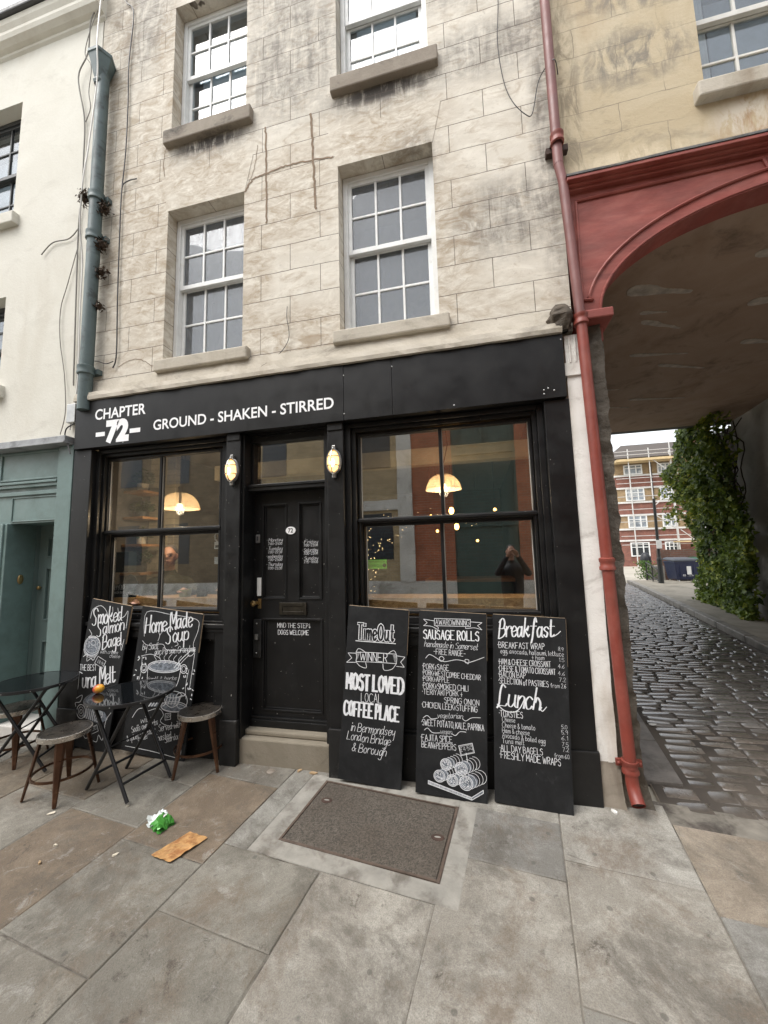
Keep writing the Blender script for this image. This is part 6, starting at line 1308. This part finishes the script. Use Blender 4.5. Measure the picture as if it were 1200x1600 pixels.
WG = m_glass('far_window_glass', .2, (.6,.65,.7), .02, .3, (.30,.33,.37))
for r_, (za, zb) in enumerate(((.95,2.10),(3.30,4.36),(5.56,6.62),(7.80,8.62))):
    for c_ in range(7):
        x0 = fx(12.58+2.52*c_); x1 = x0+fx(1.40 if c_ % 2 == 0 else .92)
        f = MB(); z0, z1 = fz(za), fz(zb); frame(f, x0, x1, z0, z1, YB-.10, YB+.02, .11)
        for kx in (1,2): x = x0+(x1-x0)*kx/3; f.box(x-.05, x+.05, YB-.09, YB+.02, z0+.1, z1-.1)
        f.box(x0+.1, x1-.1, YB-.085, YB+.02, z0+(z1-z0)*.66-.04, z0+(z1-z0)*.66+.04)
        w_ = part('window', f, WHITEP, AB); part('pane', MB().box(x0+.1, x1-.1, YB-.05, YB-.04, z0+.1, z1-.1), mat('dark_far_pane',(.03,.035,.04),.1) if r_ == 0 else mat('curtained_far_pane',(.22,.25,.28),.15,.5,1.5,(.45,.47,.48),1.1,.5,.6), w_)
rf = MB(); ez, rz_ = fz(9.15), fz(10.5); x0, x1, y0, y1 = xl-.6, xr+.6, YB-.7, YB+9.7
rf.add([(x0,y0,ez),(x1,y0,ez),(x1,y1,ez),(x0,y1,ez),(x0+3.0,YB+4.5,rz_+.9),(x1-3,YB+4.5,rz_+.9)], [(0,1,5,4),(1,2,5),(2,3,4,5),(3,0,4),(3,2,1,0)])
rf.box(x0+.05,x1-.05,y0+.1,y1-.1,fz(8.95),ez-.002)
g = NT('brown_roof_tile'); wv = g.n('ShaderNodeTexWave'); wv.bands_direction = 'Z'; wv.inputs['Scale'].default_value = 1.4; g.l(g.co, wv.inputs['Vector']); g.col(g.mix(g.ramp(wv.outputs['Fac'],0,1), (.055,.046,.04), (.10,.085,.075))); g.set(Roughness=.85)
part('roof', rf, g.m, AB)
for x in (fx(18.9),): part('chimney', MB().box(x, x+1.6, YB+3, YB+4.4, rz_-.5, rz_+2.0), RB, AB)
ds = MB(); ds.lathe([(0,0),(.3,.05),(.5,.16)], n=18); ds.v = [(x+fx(18.35), YB+2-z, y+rz_+1.35) for x, y, z in ds.v]; ds.tube([(fx(18.35),YB+2.2,rz_+1.3),(fx(18.4),YB+2.5,rz_-.3)], .04, 6)
single('satellite_dish', ds, PLASTW, 'white satellite dish on the apartment roof', 'satellite dish', (fx(18.35),YB+2.2,rz_))
part('drain_pipe', MB().tube([(fx(14.6),YB-.15,fz(9)),(fx(14.6),YB-.15,-.3)], .08, 8), BLKMET, AB)
SC = thing('scaffolding', 'steel tube scaffolding with timber boards covering the apartment block', 'scaffolding', (fx(14),YB-1.2,-.3)); TUBE = mat('scaffold_tube',(.52,.51,.49),.45,.15,3,metal=.3)
for c_ in range(8):
    x = fx(12.62+1.52*c_)
    part('standard', MB().tube([(x,YB-1.4,-.35),(x,YB-1.4,fz(9.75+(.6 if c_ == 2 else 0)))], .055, 8), TUBE, SC)
    if c_ % 2 == 0: part('standard', MB().tube([(x+.35,YB-.4,-.35),(x+.35,YB-.4,fz(9.6))], .055, 8), TUBE, SC)
for z in (1.9,2.6,3.75,4.75,5.8,6.9,7.3,9.25,9.55):
    part('ledger', MB().tube([(fx(11.6),YB-1.46,fz(z)),(fx(24),YB-1.46,fz(z)+.02)], .030, 8), TUBE, SC)
for (xa, za, xb, zb) in ((14.2,8.9,15.9,7.2),(14.2,5.0,15.4,6.1),(14.2,4.2,15.4,3.2),(15.8,3.0,17,1.9)): part('brace', MB().tube([(fx(xa),YB-1.52,fz(za)),(fx(xb),YB-1.52,fz(zb))], .045, 8), TUBE, SC)
for z in (8.88,): part('scaffold_board', MB().box(fx(11.7), fx(24), YB-1.7, YB-.35, fz(z)-.22, fz(z)+.02), mat('scaffold_plank',(.50,.38,.21),.8,.2,3), SC)
part('scaffold_board', MB().box(fx(15.6), fx(17.6), YB-1.7, YB-.35, fz(2.02), fz(2.12)), mat('scaffold_plank',(.50,.38,.21)), SC)

# ------------------------------------------------------------------ across the street (seen reflected in the glass)
OB = thing('brick_building', 'brick building across the street, seen reflected in the café windows', 'building', (0,-8.3,0))
YO = -8.2
rb = MB(); rb.box(-1.75,-.55,YO-.3,YO,.85,7.6); rb.box(1.25,4.5,YO-.3,YO,.85,7.6)
part('wall', rb, m_brick('opposite_red_brick',(.44,.15,.08),(.36,.12,.065),(.34,.26,.20)), OB)
yb = MB(); yb.box(-7.5,-2.2,YO-.3,YO,.70,7.2); yb.box(4.5,14,YO-.3,YO,.7,8.2); dk = MB(); dk.box(-14,-7.5,YO-.3,YO,.7,7.2); part('wall', dk, m_brick('opposite_dark_brick',(.24,.18,.115),(.18,.135,.085),(.2,.18,.14)), OB)
part('wall', yb, m_brick('opposite_yellow_brick',(.50,.39,.24),(.40,.31,.18),(.42,.37,.29)), OB)
gb = MB(); gb.box(-14,-.55,YO-.3,YO+.03,-.3,.85); gb.box(1.25,14,YO-.3,YO+.03,-.3,.85); gb.box(-2.2,-1.75,YO-.3,YO+.06,.85,7.6); gb.box(-8,-2.2,YO-.3,YO+.06,3.0,3.3); part('stone_trim', gb, mat('pale_grey_stone',(.66,.65,.62),.85,.15,2,(.35,.34,.31),1), OB)
tg = MB(); tg.box(-.55,1.25,YO-.25,YO-.05,.0,7.6); frame(tg,-.55,1.25,2.4,4.6,YO-.05,YO,.08)
for z in (4.8,): 
    for x in (-.35,.45): frame(tg, x, x+.7, z, z+1.5, YO-.05, YO-.02, .05)
part('teal_shutter', tg, mat('dark_teal_timber',(.07,.11,.10),.5,.15,3), OB)
ow = MB()
for x in (-6.8,-4.6,-3.3,5.2,7.4,9.6,-10.5,-12.5):
    for z in (1.5,4.3): ow.box(x, x+.9, YO-.02, YO+.012, z, z+1.4)
part('window', ow, mat('opposite_glass',(.05,.06,.07),.1), OB)
orf = MB(); orf.prism([(-14,7.0),(-8,7.0),(-8,7.2),(-2.2,7.2),(-2.2,7.6),(4.5,7.6),(4.5,8.2),(14,8.2),(14,8.8),(8,10.2),(4.5,8.6),(2,8.0),(-2.4,8.0),(-5,9.0),(-8,7.6),(-14,7.5)], YO-6, YO-.0); part('roof', orf, mat('opposite_slate',(.07,.07,.075),.8), OB)
